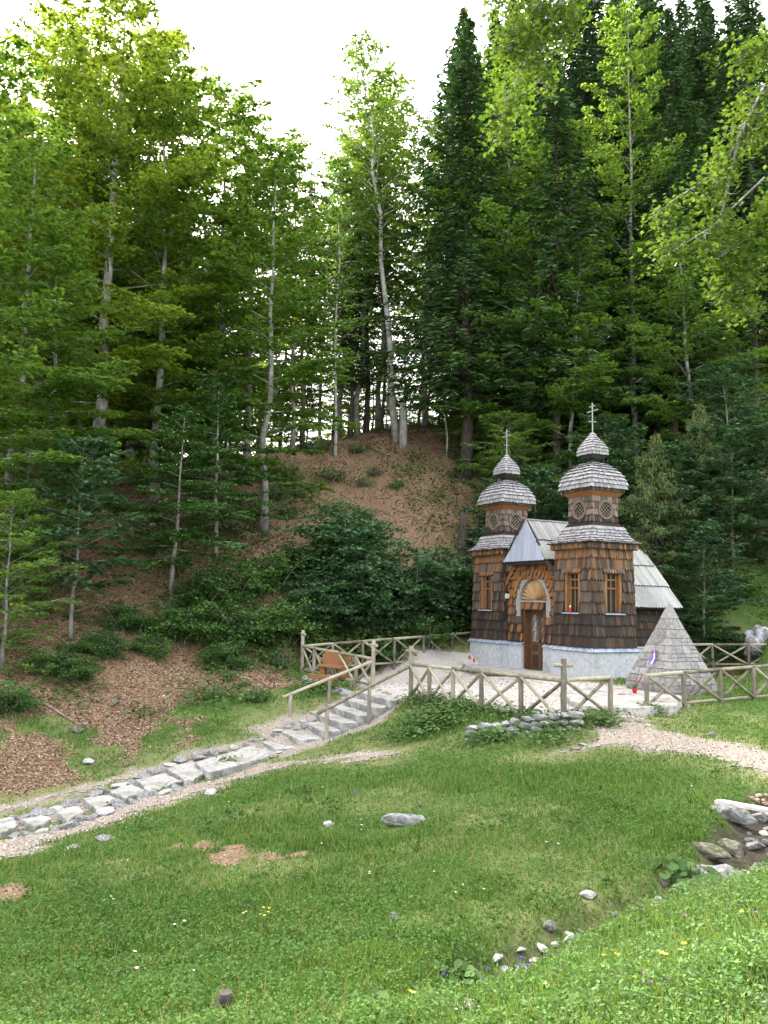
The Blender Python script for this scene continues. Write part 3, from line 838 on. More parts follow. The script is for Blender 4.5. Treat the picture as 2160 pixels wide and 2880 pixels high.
    for (za, zb) in rows:
        w = .165; n = int(2*hw/w)+1
        for i in range(-n, n):
            y0, y1 = i*w+.006, (i+1)*w-.006; ym = (y0+y1)/2
            def zmax(y): return ZR-.02-abs(y)*SL
            if zmax(ym) < za+.05: continue
            if min(zmax(y0), zmax(y1)) < za: 
                if abs(y0) > abs(y1): y0 = math.copysign(min(abs(y0), (ZR-.04-za)/SL), y0)
                else: y1 = math.copysign(min(abs(y1), (ZR-.04-za)/SL), y1)
                if y1-y0 < .03: continue
            t0, t1 = min(zb, zmax(y0)), min(zb, zmax(y1)); tip = za
            def X_(z): return -.99+(z-3.8)/1.46*.10-(.03 if za < 4 else .0)*(1-(z-za)/.8)-(.02)
            out = [(y0, tip+.03), (y0+(y1-y0)*.3, tip+.006), (ym, tip), (y1-(y1-y0)*.3, tip+.006), (y1, tip+.03), (y1, max(t1, tip+.04)), (y0, max(t0, tip+.04))]
            Fp = [(X_(z), YC+y, z) for y, z in out]; Bp = [(X_(z)+.025, YC+y, z) for y, z in out]; m_ = 7
            hb.add(Fp+Bp, [tuple(range(m_))]+[(i_, i_+m_, (i_+1) % m_+m_, (i_+1) % m_) for i_ in range(m_)], 0)
    hb.add([(-.95,YC-hw,3.81),(-.95,YC+hw,3.81),(-.85,YC,ZR-.02)], [(0,1,2)], 1)
    hb.build('front_hip', [W_BL, W_SHD], chapel)
    tb = MB()
    for sg in (-1, 1):
        ya = YC+sg*(hw+.02); yb = YC+sg*1.78
        tb.bar((-.93, ya-sg*.02, 3.76), (-.75, yb, 2.98), .10, .10)
        if sg > 0: tb.bar((-1.0, YC, ZR+.02), (-1.01, YC+sg*(hw+.05), 3.78), .035, .05)
        tb.tube([(-.75, yb-sg*.03, 3.05), (-.80, yb+sg*.0, 2.93), (-.86, yb+sg*.10, 2.97)], [.05,.04,.02], 6)
    tb.box(-.93, -.52, YC-hw, YC+hw, 3.70, 3.79)
    tb.build('rafter', W_DK, chapel)
body_nave()

# things on and by the chapel
def l2w(x, y, z=0):
    return np.array([TR[0]+x*cos(AZ)-y*sin(AZ), TR[1]+x*sin(AZ)+y*cos(AZ), z])
RED = M_surface('red_plastic', [(.3, (.35,.006,.01)), (.7, (.5,.012,.018))], scale=5, rough=.3, bump=0, spec=.5)
GOLD = M_surface('gold_lid', [(.3, (.5,.38,.2)), (.7, (.6,.5,.35))], scale=5, rough=.35, bump=0)
def lathe(prof, n=16):
    mb = MB(); V = []; F = []
    for r, z in prof:
        for j in range(n): V.append((r*cos(2*pi*j/n), r*sin(2*pi*j/n), z))
    k = len(prof)
    for i in range(k-1):
        for j in range(n): F.append((i*n+j, i*n+(j+1) % n, (i+1)*n+(j+1) % n, (i+1)*n+j))
    mb.add(V, F, 0, True); mb.add([V[j] for j in range(n)][::-1], [tuple(range(n))]); mb.add(V[-n:], [tuple(range(n))])
    return mb
def candle(p, s, label):
    e = empty('grave_candle', p, 0, label=label, cat='candle', group='red grave candles by the chapel'); e.scale = (s, s, s)
    lathe([(.035,0),(.045,.01),(.045,.05),(.038,.08),(.045,.11),(.045,.16),(.03,.18)]).build('glass', RED, e)
    lathe([(.036,.18),(.036,.20),(.02,.235),(.008,.25)]).build('lid', GOLD, e)
candle(l2w(-.96, .02, 2.083), 1.0, 'red candle standing on the slate window sill of the near tower')
q = l2w(-1.25, SP+.55); candle((q[0], q[1], h1(q[0], q[1])), .8, 'red candle on the ground at the far tower plinth, left one of two')
q = l2w(-1.22, SP+.30); candle((q[0], q[1], h1(q[0], q[1])), .8, 'red candle on the ground at the far tower plinth, right one of two')
# ------------------------------------------------------------------ fences of round poles
import bmesh
POLE = M_surface('weathered_pole', [(.2, (0.098,0.084,0.059)), (.5, (0.227,0.201,0.144)), (.85, (0.378,0.343,0.262))], scale=7, detail=6, rough=.85, bump=.4, objvar=.5,
                 blotch=[((.14,.15,.09), 2.2, .55, .72), ((.07,.06,.05), 9, .66, .72)])
POLEP = M_surface('post_pole', [(.2, (0.099,0.084,0.065)), (.5, (0.194,0.167,0.133)), (.85, (0.324,0.290,0.241))], scale=6, detail=6, rough=.9, bump=.3, stretch=(1,1,.4), objvar=.5, blotch=[((.07,.06,.05), 8, .66, .72)])
def proj(p):
    q = np.array(p, float)-CAM; d = q@cF
    return 1080+FPX*(q@cR)/d, 1440-FPX*(q@cU)/d
def pole(name, a, b, r, parent, mat=None, n=9):
    mb = MB(); a = np.array(a, float); b = np.array(b, float); k = 5
    pts = [a+(b-a)*i/(k-1)+(0 if i in (0, k-1) else 1)*np.array([random.uniform(-.006,.006) for _ in range(3)]) for i in range(k)]
    mb.tube(pts, [r*random.uniform(.92, 1.08) for _ in range(k)], n)
    return mb.build(name, mat or POLE, parent)
def fence(posts, label, group=None, cross_caps=(), first=True, tall={}, skip=()):
    """posts: list of (x, y, z_base, z_rail)"""
    e = empty('log_fence', (posts[0][0], posts[0][1], posts[0][2]), 0, label=label, cat='fence', group=group)
    o = np.array(e.location)
    P = [np.array(p, float) for p in posts]
    for i, p in enumerate(P):
        t = tall.get(i, p[3]-.02)
        if i not in skip:
            pole('post', np.array([p[0], p[1], p[2]-.25])-o, np.array([p[0], p[1], t])-o, .055 if i not in tall else .062, e, POLEP)
        if i in cross_caps:
            d = P[min(i+1, len(P)-1)][:2]-P[max(i-1, 0)][:2]; d = d/np.linalg.norm(d)
            c = np.array([p[0], p[1], t-.13])
            pole('cross_peg', c-np.array([*d, 0])*.22-o, c+np.array([*d, 0])*.20-o, .042, e)
    for i in range(len(P)-1):
        a, b = P[i], P[i+1]
        A = np.array([a[0], a[1], a[3]]); B = np.array([b[0], b[1], b[3]])
        ex = (B-A)*.03
        pole('top_rail', A-ex-o, B+ex-o, .045, e)
        A2 = np.array([a[0], a[1], a[2]+.10]); B2 = np.array([b[0], b[1], b[2]+.10])
        pole('bottom_rail', A2-o, B2-o, .036, e)
        d = (B-A)[:2]; d /= np.linalg.norm(d); nn = np.array([-d[1], d[0], 0])*.035
        pole('brace', A2+(B-A)*.04+nn-o, B-(B-A)*.04+nn-(0,0,.03)-o, .038, e)
        pole('brace', B2-(B-A)*.04-nn-o, A+(B-A)*.04-nn-(0,0,.03)-o, .038, e)
    return e
def along(a, b, pxs):
    """points on the ground line a->b seen in the picture columns pxs"""
    a = np.array(a, float); b = np.array(b, float); d = b-a; out = []
    for px in pxs:
        k = ray(px, 1950)[0]; s = (k*a[1]-a[0])/(d[0]-k*d[1]); out.append((a+d*s, s))
    return out
def zrail(px, py, D): return float(atD(px, py, D)[2])
Pp = atZ(1155, 1962, -.12); Nn = atZ(1586, 2042, -.14); Ee = atZ(1718, 2021, -.12)
Aa = atZ(848.6, 1890, -.12); Qq = atZ(1048, 1937, -.14)
zP, zN, zE = zrail(1155, 1868, Pp[1]), zrail(1586, 1914, Nn[1]), zrail(1718, 1905, Ee[1])
zA, zQ = zrail(848.6, 1817, Aa[1]), zrail(1048, 1853, Qq[1])
def lerp_posts(a, b, za, zb, pxs):
    L = []
    for q, s in along(a[:2], b[:2], pxs):
        L.append((q[0], q[1], a[2]+(b[2]-a[2])*s, za+(zb-za)*s))
    return L
front = [(*Pp, zP)] + lerp_posts(Pp, Nn, zP, zN, [1207, 1273.6, 1353.7, 1465]) + [(*Nn, zN), (*Ee, zE)]
fence(front, 'log fence with crossed braces along the near edge of the gravel terrace', 'pole fences round the chapel terrace', cross_caps=(0, 5), tall={0: zrail(1155, 1817, Pp[1]), 5: zrail(1586, 1853, Nn[1])})
left = [(*Aa, zA)] + lerp_posts(Aa, Qq, zA, zQ, [880.6, 915.5, 951.7, 999.3]) + [(*Qq, zQ)]
fence(left, 'short log fence in front of the orange bench, from the corner post to the stairs', 'pole fences round the chapel terrace', cross_caps=(0, 5), tall={0: zrail(848.6, 1772, Aa[1]), 5: zrail(1048, 1801, Qq[1])})
Bb = atD(1350, 1850, 31.5); Bb[2] = .15
Cb = np.array([*Aa[:2], 0]) + (Bb-np.array([*Aa[:2], 0]))*.0
far = [(Aa[0], Aa[1]+.03, Aa[2], zA)] + lerp_posts(Aa, Bb, zA, zrail(1350, 1777, 31.5), [931.8, 1017.4, 1106.6, 1189.8, 1269.4]) + [(*Bb, zrail(1350, 1777, 31.5))]
fence(far, 'long log fence along the back of the terrace in front of the leafy thicket', 'pole fences round the chapel terrace', skip=(0,))
R0 = atZ(1820, 1998, -.15); R3 = atZ(2121, 1971, .03)
zr0, zr3 = zrail(1820, 1900, R0[1]), zrail(2121, 1876, R3[1])
rf = [(*R0, zr0)] + lerp_posts(R0, R3, zr0, zr3, [1923.7, 2027]) + [(*R3, zr3)]
stepv = (np.array(rf[3])-np.array(rf[2]))
rf += [tuple(np.array(rf[3])+stepv), tuple(np.array(rf[3])+stepv*2)]
fence(rf, 'log fence to the right of the footpath, in front of the stone pyramid', 'pole fences round the chapel terrace')
K0 = atD(1935, 1876, 30.3); K1 = atD(2107, 1876, 29.8)
kf = [(*K0, zrail(1935, 1813, 30.3))] + lerp_posts(K0, K1, zrail(1935, 1813, 30.3), zrail(2107, 1813, 29.8), [2006.6]) + [(*K1, zrail(2107, 1813, 29.8))]
sv = np.array(kf[2])-np.array(kf[1]); kf += [tuple(np.array(kf[2])+sv), tuple(np.array(kf[2])+2*sv)]
fence(kf, 'log fence behind the stone pyramid at the foot of the wooded slope', 'pole fences round the chapel terrace')

# ------------------------------------------------------------------ handrails
qp = (Pp-Qq)[:2]; qp /= np.linalg.norm(qp); dn = np.array([-abs(qp[1]), -abs(qp[0])*1.0]); dn = np.array([qp[1], -qp[0]]); dn = dn if dn[0] < 0 else -dn
def handrail(start, zs, pxs_posts, end_px, end_py, label):
    e = empty('handrail', tuple(start), 0, label=label, cat='handrail', group='pole handrails of the stone stairs'); o = np.array(e.location)
    (q, s), = along(start[:2], start[:2]+dn, [end_px]); zend = zrail(end_px, end_py, q[1])
    A = np.array([start[0], start[1], zs]); B = np.array([q[0], q[1], zend])
    pole('rail', A-o, B-o, .045, e)
    for px, pyb in pxs_posts:
        (r, t), = along(start[:2], start[:2]+dn, [px]); zt = zs+(zend-zs)*t/s
        zb = min(zrail(px, pyb, r[1]), zt-.4)
        pole('post', np.array([*r, zb-.25])-o, np.array([*r, zt-.02])-o, .05, e, POLEP)
    return B
EN = handrail(Pp, zP-.03, [(1039, 2026), (921.5, 2071)], 893.8, 2007.4, 'near pole handrail sloping down beside the stone stairs')
EF = handrail(Qq, zQ-.06, [(926, 1985), (817.3, 2031)], 796, 1961, 'far pole handrail on the hillside edge of the stone stairs')

# ------------------------------------------------------------------ stone
SLAB = M_surface('pale_step_stone', [(.3, (0.238,0.226,0.204)), (.5, (0.370,0.357,0.327)), (.72, (0.493,0.474,0.442))], scale=7, detail=8, rough=.9, bump=.5, bscale=40,
                 blotch=[((.12,.12,.09), 6, .57, .72), ((.20,.18,.15), 1.5, .5, .7)])
STONE = M_surface('grey_stone', [(.3, (.10,.10,.095)), (.5, (.22,.22,.215)), (.72, (.42,.41,.40))], scale=4, detail=9, rough=.9, bump=.7, bscale=22,
                  blotch=[((.05,.065,.025), 3, .58, .72)])
STONEP = M_surface('pale_limestone', [(.3, (0.238,0.230,0.212)), (.5, (0.391,0.383,0.365)), (.72, (0.544,0.535,0.510))], scale=5, detail=8, rough=.85, bump=.5, bscale=30)
STONEM = M_surface('mossy_stone', [(.3, (.05,.05,.035)), (.5, (.13,.12,.09)), (.72, (.30,.28,.25))], scale=4, detail=9, rough=.95, bump=.8, bscale=20,
                   blotch=[((.06,.085,.02), 2.5, .5, .64)])
def rock_mesh(name, mat, seed, flat=.6, sub=3, amp=.35, ridged=True):
    bm = bmesh.new(); bmesh.ops.create_icosphere(bm, subdivisions=sub, radius=1)
    rg = np.random.default_rng(seed); dirs = rg.normal(size=(13, 3)); dirs /= np.linalg.norm(dirs, axis=1)[:, None]; cut = rg.uniform(.48, .82, 13)
    for v in bm.verts:
        p = np.array(v.co)
        for d, c in zip(dirs, cut):                       # planar facets
            k = p@d
            if k > c: p = p-d*(k-c)*.97
        n = fbm(np.array([p[0]*1.7+seed+p[2]]), np.array([p[1]*1.7-p[2]*1.3]), seed % 17)[0]-.5
        n2 = fbm(np.array([p[0]*6+seed+p[2]*4]), np.array([p[1]*6-p[2]*5]), seed % 13)[0]-.5
        p = p*(1+amp*n+amp*.3*n2); p[2] *= flat
        v.co = p
    me = bpy.data.meshes.new(name); bm.to_mesh(me); bm.free(); me.materials.append(mat)
    me.polygons.foreach_set('use_smooth', [False]*len(me.polygons))
    return me
RK = {('g', i): rock_mesh('rock', STONE, 10+i, .6) for i in range(4)}
RK.update({('p', i): rock_mesh('rock', STONEP, 30+i, .6) for i in range(4)})
RK.update({('m', i): rock_mesh('rock', STONEM, 50+i, .65) for i in range(3)})
RK[('h', 0)] = rock_mesh('rock', M_surface('tan_stone', [(.3, (.22,.14,.10)), (.5, (.38,.27,.21)), (.72, (.52,.42,.35))], scale=5, rough=.9, objvar=.5), 62, .7, 2)
ROCKS = []
def rock(px, py, size, label, kind='g', var=0, sc=(1, 1, 1), rz=None, sink=.25, group=None, name='rock', cat='rock', tilt=(0, 0), at=None):
    p = hit(px, py) if at is None else np.array([at[0], at[1], h1(at[0], at[1])])
    ROCKS.append((p[0], p[1], size*(.75 if size > .3 else 1.0)))
    o = meshobj(name, RK[(kind, var)], label=label, cat=cat, group=group)
    s = size/2
    o.scale = (s*sc[0], s*sc[1], s*sc[2]); o.location = (p[0], p[1], p[2]+s*.6*sc[2]*(1-2*sink))
    o.rotation_euler = (tilt[0], tilt[1], random.uniform(0, 6.28) if rz is None else rz)
    return o
def slab_mesh(quad, ztop, th, amp=.03, nseg=4, follow=False):
    """quad: 4 ground corners -> rough stone block in local coordinates about its centre"""
    q = [np.array(c, float)[:2] for c in quad]; c = sum(q)/4; out = []
    for i in range(4):
        a, b = q[i], q[(i+1) % 4]
        for k in range(nseg):
            p = a+(b-a)*k/nseg; out.append(p+np.array([random.uniform(-amp, amp), random.uniform(-amp, amp)])*(1 if k else .6))
    n = len(out); mb = MB(); V = []
    zj = [random.uniform(-.012, .012)+((float(H0(p[0], p[1])[0])+.10-ztop)*.5 if follow else 0) for p in out]
    for s, z in ((.985, 0), (1.0, -.02), (1.012, -.5*th), (1.0, -th)):
        for p, j in zip(out, zj): V.append((*( (p-c)*s), z+j))
    F = [tuple(range(n))]+[(r*n+(i+1) % n, r*n+i, (r+1)*n+i, (r+1)*n+(i+1) % n) for r in range(3) for i in range(n)]
    mb.add([(0, 0, .004)]+V, [(0, 1+i, 1+(i+1) % n) for i in range(n)]+[tuple(1+k for k in f) for f in F[1:1+n]]); mb.add([(0, 0, .004)]+V, [tuple(1+k for k in f) for f in F[1+n:]], 1)
    return mb, c
# stairs between the handrails
st = empty('stone_stairs', (Pp[0]-.3, Pp[1]+.6, -.2), 0, label='rough pale stone stairs between the two pole handrails', cat='stairs'); so = np.array(st.location)
sidev = (Qq-Pp)[:2]; wst = np.linalg.norm(sidev); sidev /= wst
s0 = .18; zt = -.14
steps = [(.40,.0), (.42,.17), (.42,.17), (.44,.17), (.46,.17), (.62,.17), (.60,.17)]
for i, (dep, rise) in enumerate(steps):
    zt -= rise if i else .03
    a = Pp[:2]+sidev*.10+dn*(s0-.04); b = Pp[:2]+sidev*(wst-.08)+dn*(s0-.04)
    c_ = b+dn*(dep+.06); d_ = a+dn*(dep+.06)
    sh = random.uniform(-.06, .06)
    mb, c = slab_mesh([a, d_, c_, b], zt, .30, .028, 6)
    o = mb.build('step', [SLAB, STONE], st); o.location = (c[0]-so[0], c[1]-so[1], zt-so[2])
    s0 += dep
# slab path further down
SL = [[(830,350),(1140,298),(1192,335),(890,393)], [(703,392),(815,374),(880,408),(800,455)], [(578,442),(700,424),(778,458),(640,495)], [(470,486),(562,470),(622,498),(530,532)],
      [(358,527),(462,518),(492,545),(412,582)], [(232,576),(325,560),(358,590),(290,632)], [(80,612),(175,600),(212,622),(150,660)], [(-40,648),(66,622),(70,655),(0,692)], [(-150,680),(-45,652),(-20,690),(-120,720)]]
ordn = ['first', 'second', 'third', 'fourth', 'fifth', 'sixth', 'seventh', 'eighth', 'ninth']
for i, q in enumerate(SL[:8]):
    W = [hit(x/1.508, 1900+y/1.508) for x, y in q]; z = max(w[2] for w in W)+.05 if i else W[0][2]*.5+W[2][2]*.5+.06
    z = sum(w[2] for w in W)/4+.055
    W = [atZ(x/1.508, 1900+y/1.508, z) for x, y in q]
    zc0 = float(H0(*(sum(np.array(w) for w in W)/4)[:2])[0])+.10
    mb, c = slab_mesh(W[::-1], zc0, .25, .04, 4, True); z = zc0
    mb.build('stone_slab', [SLAB, STONE], loc=(c[0], c[1], z), label='pale path slab, %s below the foot of the handrailed stairs' % ordn[i], cat='stone slab', group='slabs of the stepped path')
# edging stones of the slab path
ed = [(1190,322),(1160,340),(1120,350),(1080,360),(1010,375),(950,385),(880,400),(845,425),(800,462),(745,478),(700,495),(655,500),(600,515),(560,535),(500,555),(450,580),(400,600),(350,612),(300,640),(240,650),(180,665),(120,672),(60,680),
      (1215,215),(1240,208),(1180,235),(1160,250),(1120,268),(1080,275),(1040,292),(1000,305),(940,320),(890,330),(830,345),(770,362),(720,380),(680,398),(640,412),(600,430),(550,455),(500,468),(440,490),(400,505),(340,530),(290,545),(240,565),(210,585),(170,585),(110,598),(60,610),(20,625),(1265,222),(1300,205),(1330,190),(1290,215)]
for k, (x, y) in enumerate(ed):
    s = random.uniform(.18, .36)*(1.15 if x < 900 else .9)
    rock(x/1.508+random.uniform(-6,6), 1900+y/1.508+4, s, 'small rough stone edging the pale slab path', 'g' if k % 5 else 'p', k % 4, (random.uniform(.9,1.5), random.uniform(.8,1.1), random.uniform(.7,1.1)), sink=.3, group='edging stones of the slab path', name='edging_stone', cat='stone')
# dry-stone retaining wall below the front fence
wl = MB(); a = atZ(1325, 2062, -.35); b = atZ(1608, 2075, -.35)
def put_rock(mb, me, loc, s, rz):
    c, q = cos(rz), sin(rz); base = []
    for v in me.vertices:
        x, y, z = v.co.x*s[0], v.co.y*s[1], v.co.z*s[2]
        base.append((loc[0]+x*c-y*q, loc[1]+x*q+y*c, loc[2]+z))
    mb.add(base, [tuple(p.vertices) for p in me.polygons], 0, False)
RKL = [rock_mesh('wall_stone', STONE, 70+i, .7, 2) for i in range(5)]
c0 = (a+b)/2; dv = (b-a)[:2]; Lw = np.linalg.norm(dv); dv /= Lw; nv = np.array([dv[1], -dv[0]])
for row in range(3):
    s = -.1
    while s < Lw:
        w = random.uniform(.16, .34); p = a[:2]+dv*(s+w/2)+nv*(.10-.05*row)
        zz = h1(*(a[:2]+dv*(s+w/2)+nv*.12))+.02+row*.12+random.uniform(-.02,.02)
        put_rock(wl, random.choice(RKL), (p[0]-c0[0], p[1]-c0[1], zz-c0[2]), (w*.72, .17, .125), random.uniform(-.3,.3)+atan2(dv[1], dv[0]))
        s += w
wl.build('dry_stone_wall', STONE, loc=tuple(c0), label='low dry-stone retaining wall of grey rubble under the front log fence', cat='wall')
wl = MB(); a2 = hit(1180, 2012); 
for i in range(9):
    p = hit(1165+i*13+random.uniform(-6,6), 2010+random.uniform(-10,14)); put_rock(wl, random.choice(RKL), p-a2, (random.uniform(.10,.17), .12, .13), random.uniform(0,6))
wl.build('rubble_edge', STONE, loc=tuple(a2), label='short rubble edge half hidden in weeds beside the top of the stairs', cat='stone edging')
wl = MB(); a2 = hit(850, 1915)
for i in range(60):
    u = i/59; p = hit(850+u*170+random.uniform(-7,7), 1908+u*58+random.uniform(-5,8)); put_rock(wl, random.choice(RKL), p-a2, (random.uniform(.16,.28), .16, .15), random.uniform(0,6))
wl.build('rubble_edge', STONE, loc=tuple(a2), label='rubble edge under the short log fence in front of the orange bench', cat='stone edging')
# raised paving in front of the chapel and round the pyramid
def paving(name, pts, top, label, n_edge=26):
    q = [np.array(p, float)[:2] for p in pts]; out = []
    for i in range(len(q)):
        A, B = q[i], q[(i+1) % len(q)]; k = max(2, int(np.linalg.norm(B-A)/.35))
        for j in range(k): out.append(A+(B-A)*j/k+np.array([random.uniform(-.05,.05), random.uniform(-.05,.05)]))
    n = len(out); V = [(*p, top+random.uniform(-.012,.012)) for p in out]+[(*(p), top-.4) for p in out]
    mb = MB(); mb.add(V, [tuple(range(n))]+[(i, i+n, (i+1) % n+n, (i+1) % n) for i in range(n)])
    o = mb.build(name, SLAB); tag(o, label, 'paving'); return o
def lw(x, y): return l2w(x, y)[:2]
pv1 = paving('paving', [lw(-.55,-.9), lw(-.55,SP+.75), lw(-1.35,SP+.8), lw(-2.05,SP-.6), lw(-2.25,YC+.6), lw(-2.1,YC-.8), lw(-1.75,.2), lw(-1.7,-.9)], .085, 'low raised stone paving in front of the chapel door')
PV2 = [atZ(*p) for p in [(1575,1948,.04),(1602,1972,.04),(1660,1990,.04),(1790,1993,.04),(1905,1984,.04),(1925,1965,.04),(1880,1930,.04),(1700,1926,.04)]]
pv2 = paving('paving', [p[:2] for p in PV2][::-1], .05, 'low stone paving at the foot of the stone pyramid')
ce = empty('stone_kerb', tuple(l2w(-2.1, YC, .0)), 0, label='rough kerb of flat grey stones edging the paving before the chapel door', cat='kerb')
kb = MB(); kp = [l2w(-1.4,SP+.85), l2w(-2.1,SP-.55), l2w(-2.3,YC+.6), l2w(-2.15,YC-.8), l2w(-1.8,.15), l2w(-1.72,-.85)]
for i in range(len(kp)-1):
    A, B = kp[i], kp[i+1]; Ld = np.linalg.norm(B-A); s = 0
    while s < Ld:
        w = random.uniform(.2,.42); p = A+(B-A)*(s+w/2)/Ld
        put_rock(kb, random.choice(RKL), (p[0]-ce.location[0], p[1]-ce.location[1], .0), (w*.6, random.uniform(.12,.2), random.uniform(.10,.17)), atan2((B-A)[1], (B-A)[0])+random.uniform(-.2,.2)); s += w
kb.build('kerb_stones', STONE, ce)

# ------------------------------------------------------------------ stone pyramid
BLK = M_surface('pyramid_block', [(.25, (0.136,0.128,0.124)), (.5, (0.240,0.232,0.224)), (.8, (0.352,0.340,0.336))], scale=12, detail=9, rough=.95, bump=.7, bscale=36, island=.25,
                blotch=[((.12,.12,.11), 5, .57, .72)])
MORT = M_surface('mortar', [(.3, (.13,.125,.12)), (.7, (.24,.23,.22))], scale=20, rough=.95)
pc = atD(1886, 1900, 22.25); py_ = empty('pyramid_monument', (pc[0], pc[1], 0), AZ, label='grey stone block pyramid monument beside the near tower of the chapel', cat='monument')
core = MB(); hw = .84; zb, zc_, za = .28, 2.02, 2.47
core.frustum(0, 0, 2*hw-.06, -.4, 2*hw-.06, zb-.01); core.frustum(0, 0, 2*hw-.08, zb-.01, .34-.05, zc_)
core.build('core', MORT, py_)
def half(z): return hw+( .17-hw)*(z-zb)/(zc_-zb)
blk = MB()
def wall_block(face, s0, s1, z0, z1, base=False, out=.0):
    ud, nd = FACES[face]; g = .008
    def P(s, z, o):
        h = hw if base else half(z)
        return (ud[0]*s*1.0+nd[0]*(h+o), ud[1]*s+nd[1]*(h+o), z)
    j = [random.uniform(-.006,.010)+out for _ in range(4)]
    def cl(s, z): h = (hw if base else half(z)); return max(-h, min(h, s))
    a0, a1 = cl(s0, z0)+g, cl(s1, z0)-g; b0, b1 = cl(s0, z1)+g, cl(s1, z1)-g
    if a1-a0 < .04: return
    if b1 < b0: b0 = b1 = (b0+b1)/2
    F = [P(a0,z0+g,j[0]), P(a1,z0+g,j[1]), P(b1,z1-g,j[2]), P(b0,z1-g,j[3])]; B = [P(a0,z0+g,-.05), P(a1,z0+g,-.05), P(b1,z1-g,-.05), P(b0,z1-g,-.05)]
    blk.add(F+B, [(0,1,2,3),(0,4,5,1),(1,5,6,2),(2,6,7,3),(3,7,4,0)])
rz = [zb, .47, .68, .88, 1.08, 1.29, 1.49, 1.72, zc_]
for f in 'frbl':
    for (z0, z1) in ((-.1, .09), (.09, zb)):
        s = -hw
        while s < hw-.02:
            w = random.uniform(.18, .38); e_ = min(s+w, hw); e_ = hw if hw-e_ < .1 else e_
            wall_block(f, s, e_, z0, z1, True); s = e_
    for i in range(len(rz)-1):
        h0 = half(rz[i]); s = -h0; n = max(1, int(2*h0/(.34 if f == 'f' else .24)))
        cuts = [-h0]+[-h0+2*h0*(k+random.uniform(-.2,.2)+(.25 if i % 2 else -.1))/n for k in range(1, n)]+[h0]
        for k in range(len(cuts)-1):
            if f != 'f' and random.random() < .35 and cuts[k+1]-cuts[k] > .15:
                zm = (rz[i]+rz[i+1])/2; wall_block(f, cuts[k], cuts[k+1], rz[i], zm); wall_block(f, cuts[k], cuts[k+1], zm, rz[i+1])
            else: wall_block(f, cuts[k], cuts[k+1], rz[i], rz[i+1])
blk.build('block_facing', BLK, py_)
cp = MB(); cp.frustum(0, 0, .35, zc_+.003, .02, za); cp.build('capstone', BLK, py_)
pq = MB()   # upright tablet let into the front face
X0 = -half(1.45)-.05; pq.hexa([(X0-.0,-.13,1.18),(X0-.0,.15,1.18),(X0+.22,.15,1.18),(X0+.22,-.13,1.18),(X0+.02,-.15,1.68),(X0+.02,.17,1.68),(X0+.22,.17,1.68),(X0+.22,-.15,1.68)])
pq.bar((X0-.005,-.07,1.50),(X0-.005,.09,1.50),.012,.03); pq.bar((X0+.0,-.03,1.60),(X0+.0,.05,1.60),.012,.06)
for i in range(7): pq.bar((X0-.008,-.09+i*.03,1.36),(X0-.008,-.075+i*.03,1.36),.01,.035)
pq.build('tablet', BLK, py_)
def l2p(x, y, z): c, s = cos(AZ), sin(AZ); return (pc[0]+x*c-y*s, pc[1]+x*s+y*c, z)
VIO = M_surface('violet_ribbon', [(.3, (.10,.03,.30)), (.7, (.22,.10,.50))], scale=9, rough=.4, bump=0)
MAG = M_surface('magenta_ribbon', [(.3, (.35,.01,.10)), (.7, (.5,.03,.18))], scale=9, rough=.4, bump=0)
WRB = M_surface('white_ribbon', [(.3, (.6,.58,.65)), (.7, (.75,.75,.8))], scale=9, rough=.4, bump=0)
rb = empty('ribbon_wreath', l2p(-half(1.12)-.04, -.02, 1.12), AZ, label='small bow of violet, white and magenta ribbons hanging on the stone pyramid', cat='ribbon')
for k, (m_, off, ln) in enumerate(((VIO, -.06, .38), (WRB, -.01, .34), (VIO, .05, .36), (MAG, .02, .12))):
    r_ = MB(); pts = []
    for i in range(9):
        t = i/8; z = -ln*t; y = off*(1+t*.5)+.02*sin(t*7+k)
        pts.append((-.03-(-z)*.0-(.41*-z)*1.0+.0, y, z))
    for i in range(8):
        a_, b_ = pts[i], pts[i+1]; r_.add([(a_[0],a_[1]-.017,a_[2]),(a_[0]-.006,a_[1]+.017,a_[2]),(b_[0]-.006,b_[1]+.017,b_[2]),(b_[0],b_[1]-.017,b_[2])], [(0,1,2,3)])
    r_.build('ribbon', m_, rb)
for k, (m_, y0) in enumerate(((MAG, -.05), (VIO, .05), (WRB, 0))):
    r_ = MB(); r_.tube([(-.04,0,.0),(-.07,y0,.05),(-.06,y0*2,.02),(-.05,y0*1.2,-.03),(-.04,0,0)], .014, 5); r_.build('bow_loop', m_, rb)

# ------------------------------------------------------------------ small things by the pyramid
LEAFG = M_leaf('pot_plant_leaf', (.05,.09,.03), (.10,.16,.06), (.22,.26,.12), trans=.2)
pp = atZ(1785, 1950, .05); pt = empty('flower_pot', tuple(pp), 0, label='red flower pot with a spiky plant and red bloom in front of the pyramid', cat='flower pot')
lathe([(.045,0),(.07,.11),(.075,.13),(.065,.13),(.06,.11)]).build('pot', RED, pt)
lv = MB()
for i in range(26):
    a = random.uniform(0, 6.28); l = random.uniform(.14, .30); u = random.uniform(.5, 1.2); w = .012
    d = np.array([cos(a)*cos(u), sin(a)*cos(u), sin(u)]); s_ = np.array([-sin(a), cos(a), 0])*w; b0 = np.array([0, 0, .12])
    lv.add([b0-s_*.5, b0+d*l*.6-s_, b0+d*l-(0,0,.04), b0+d*l*.6+s_, b0+s_*.5], [(0,1,2,3,4)])
lv.build('leaves', LEAFG, pt)
fl = MB(); fl.tube([(0,0,.1),(.06,-.02,.25),(.14,-.05,.38)], .006, 5); fl.build('stalk', LEAFG, pt)
fl = MB()
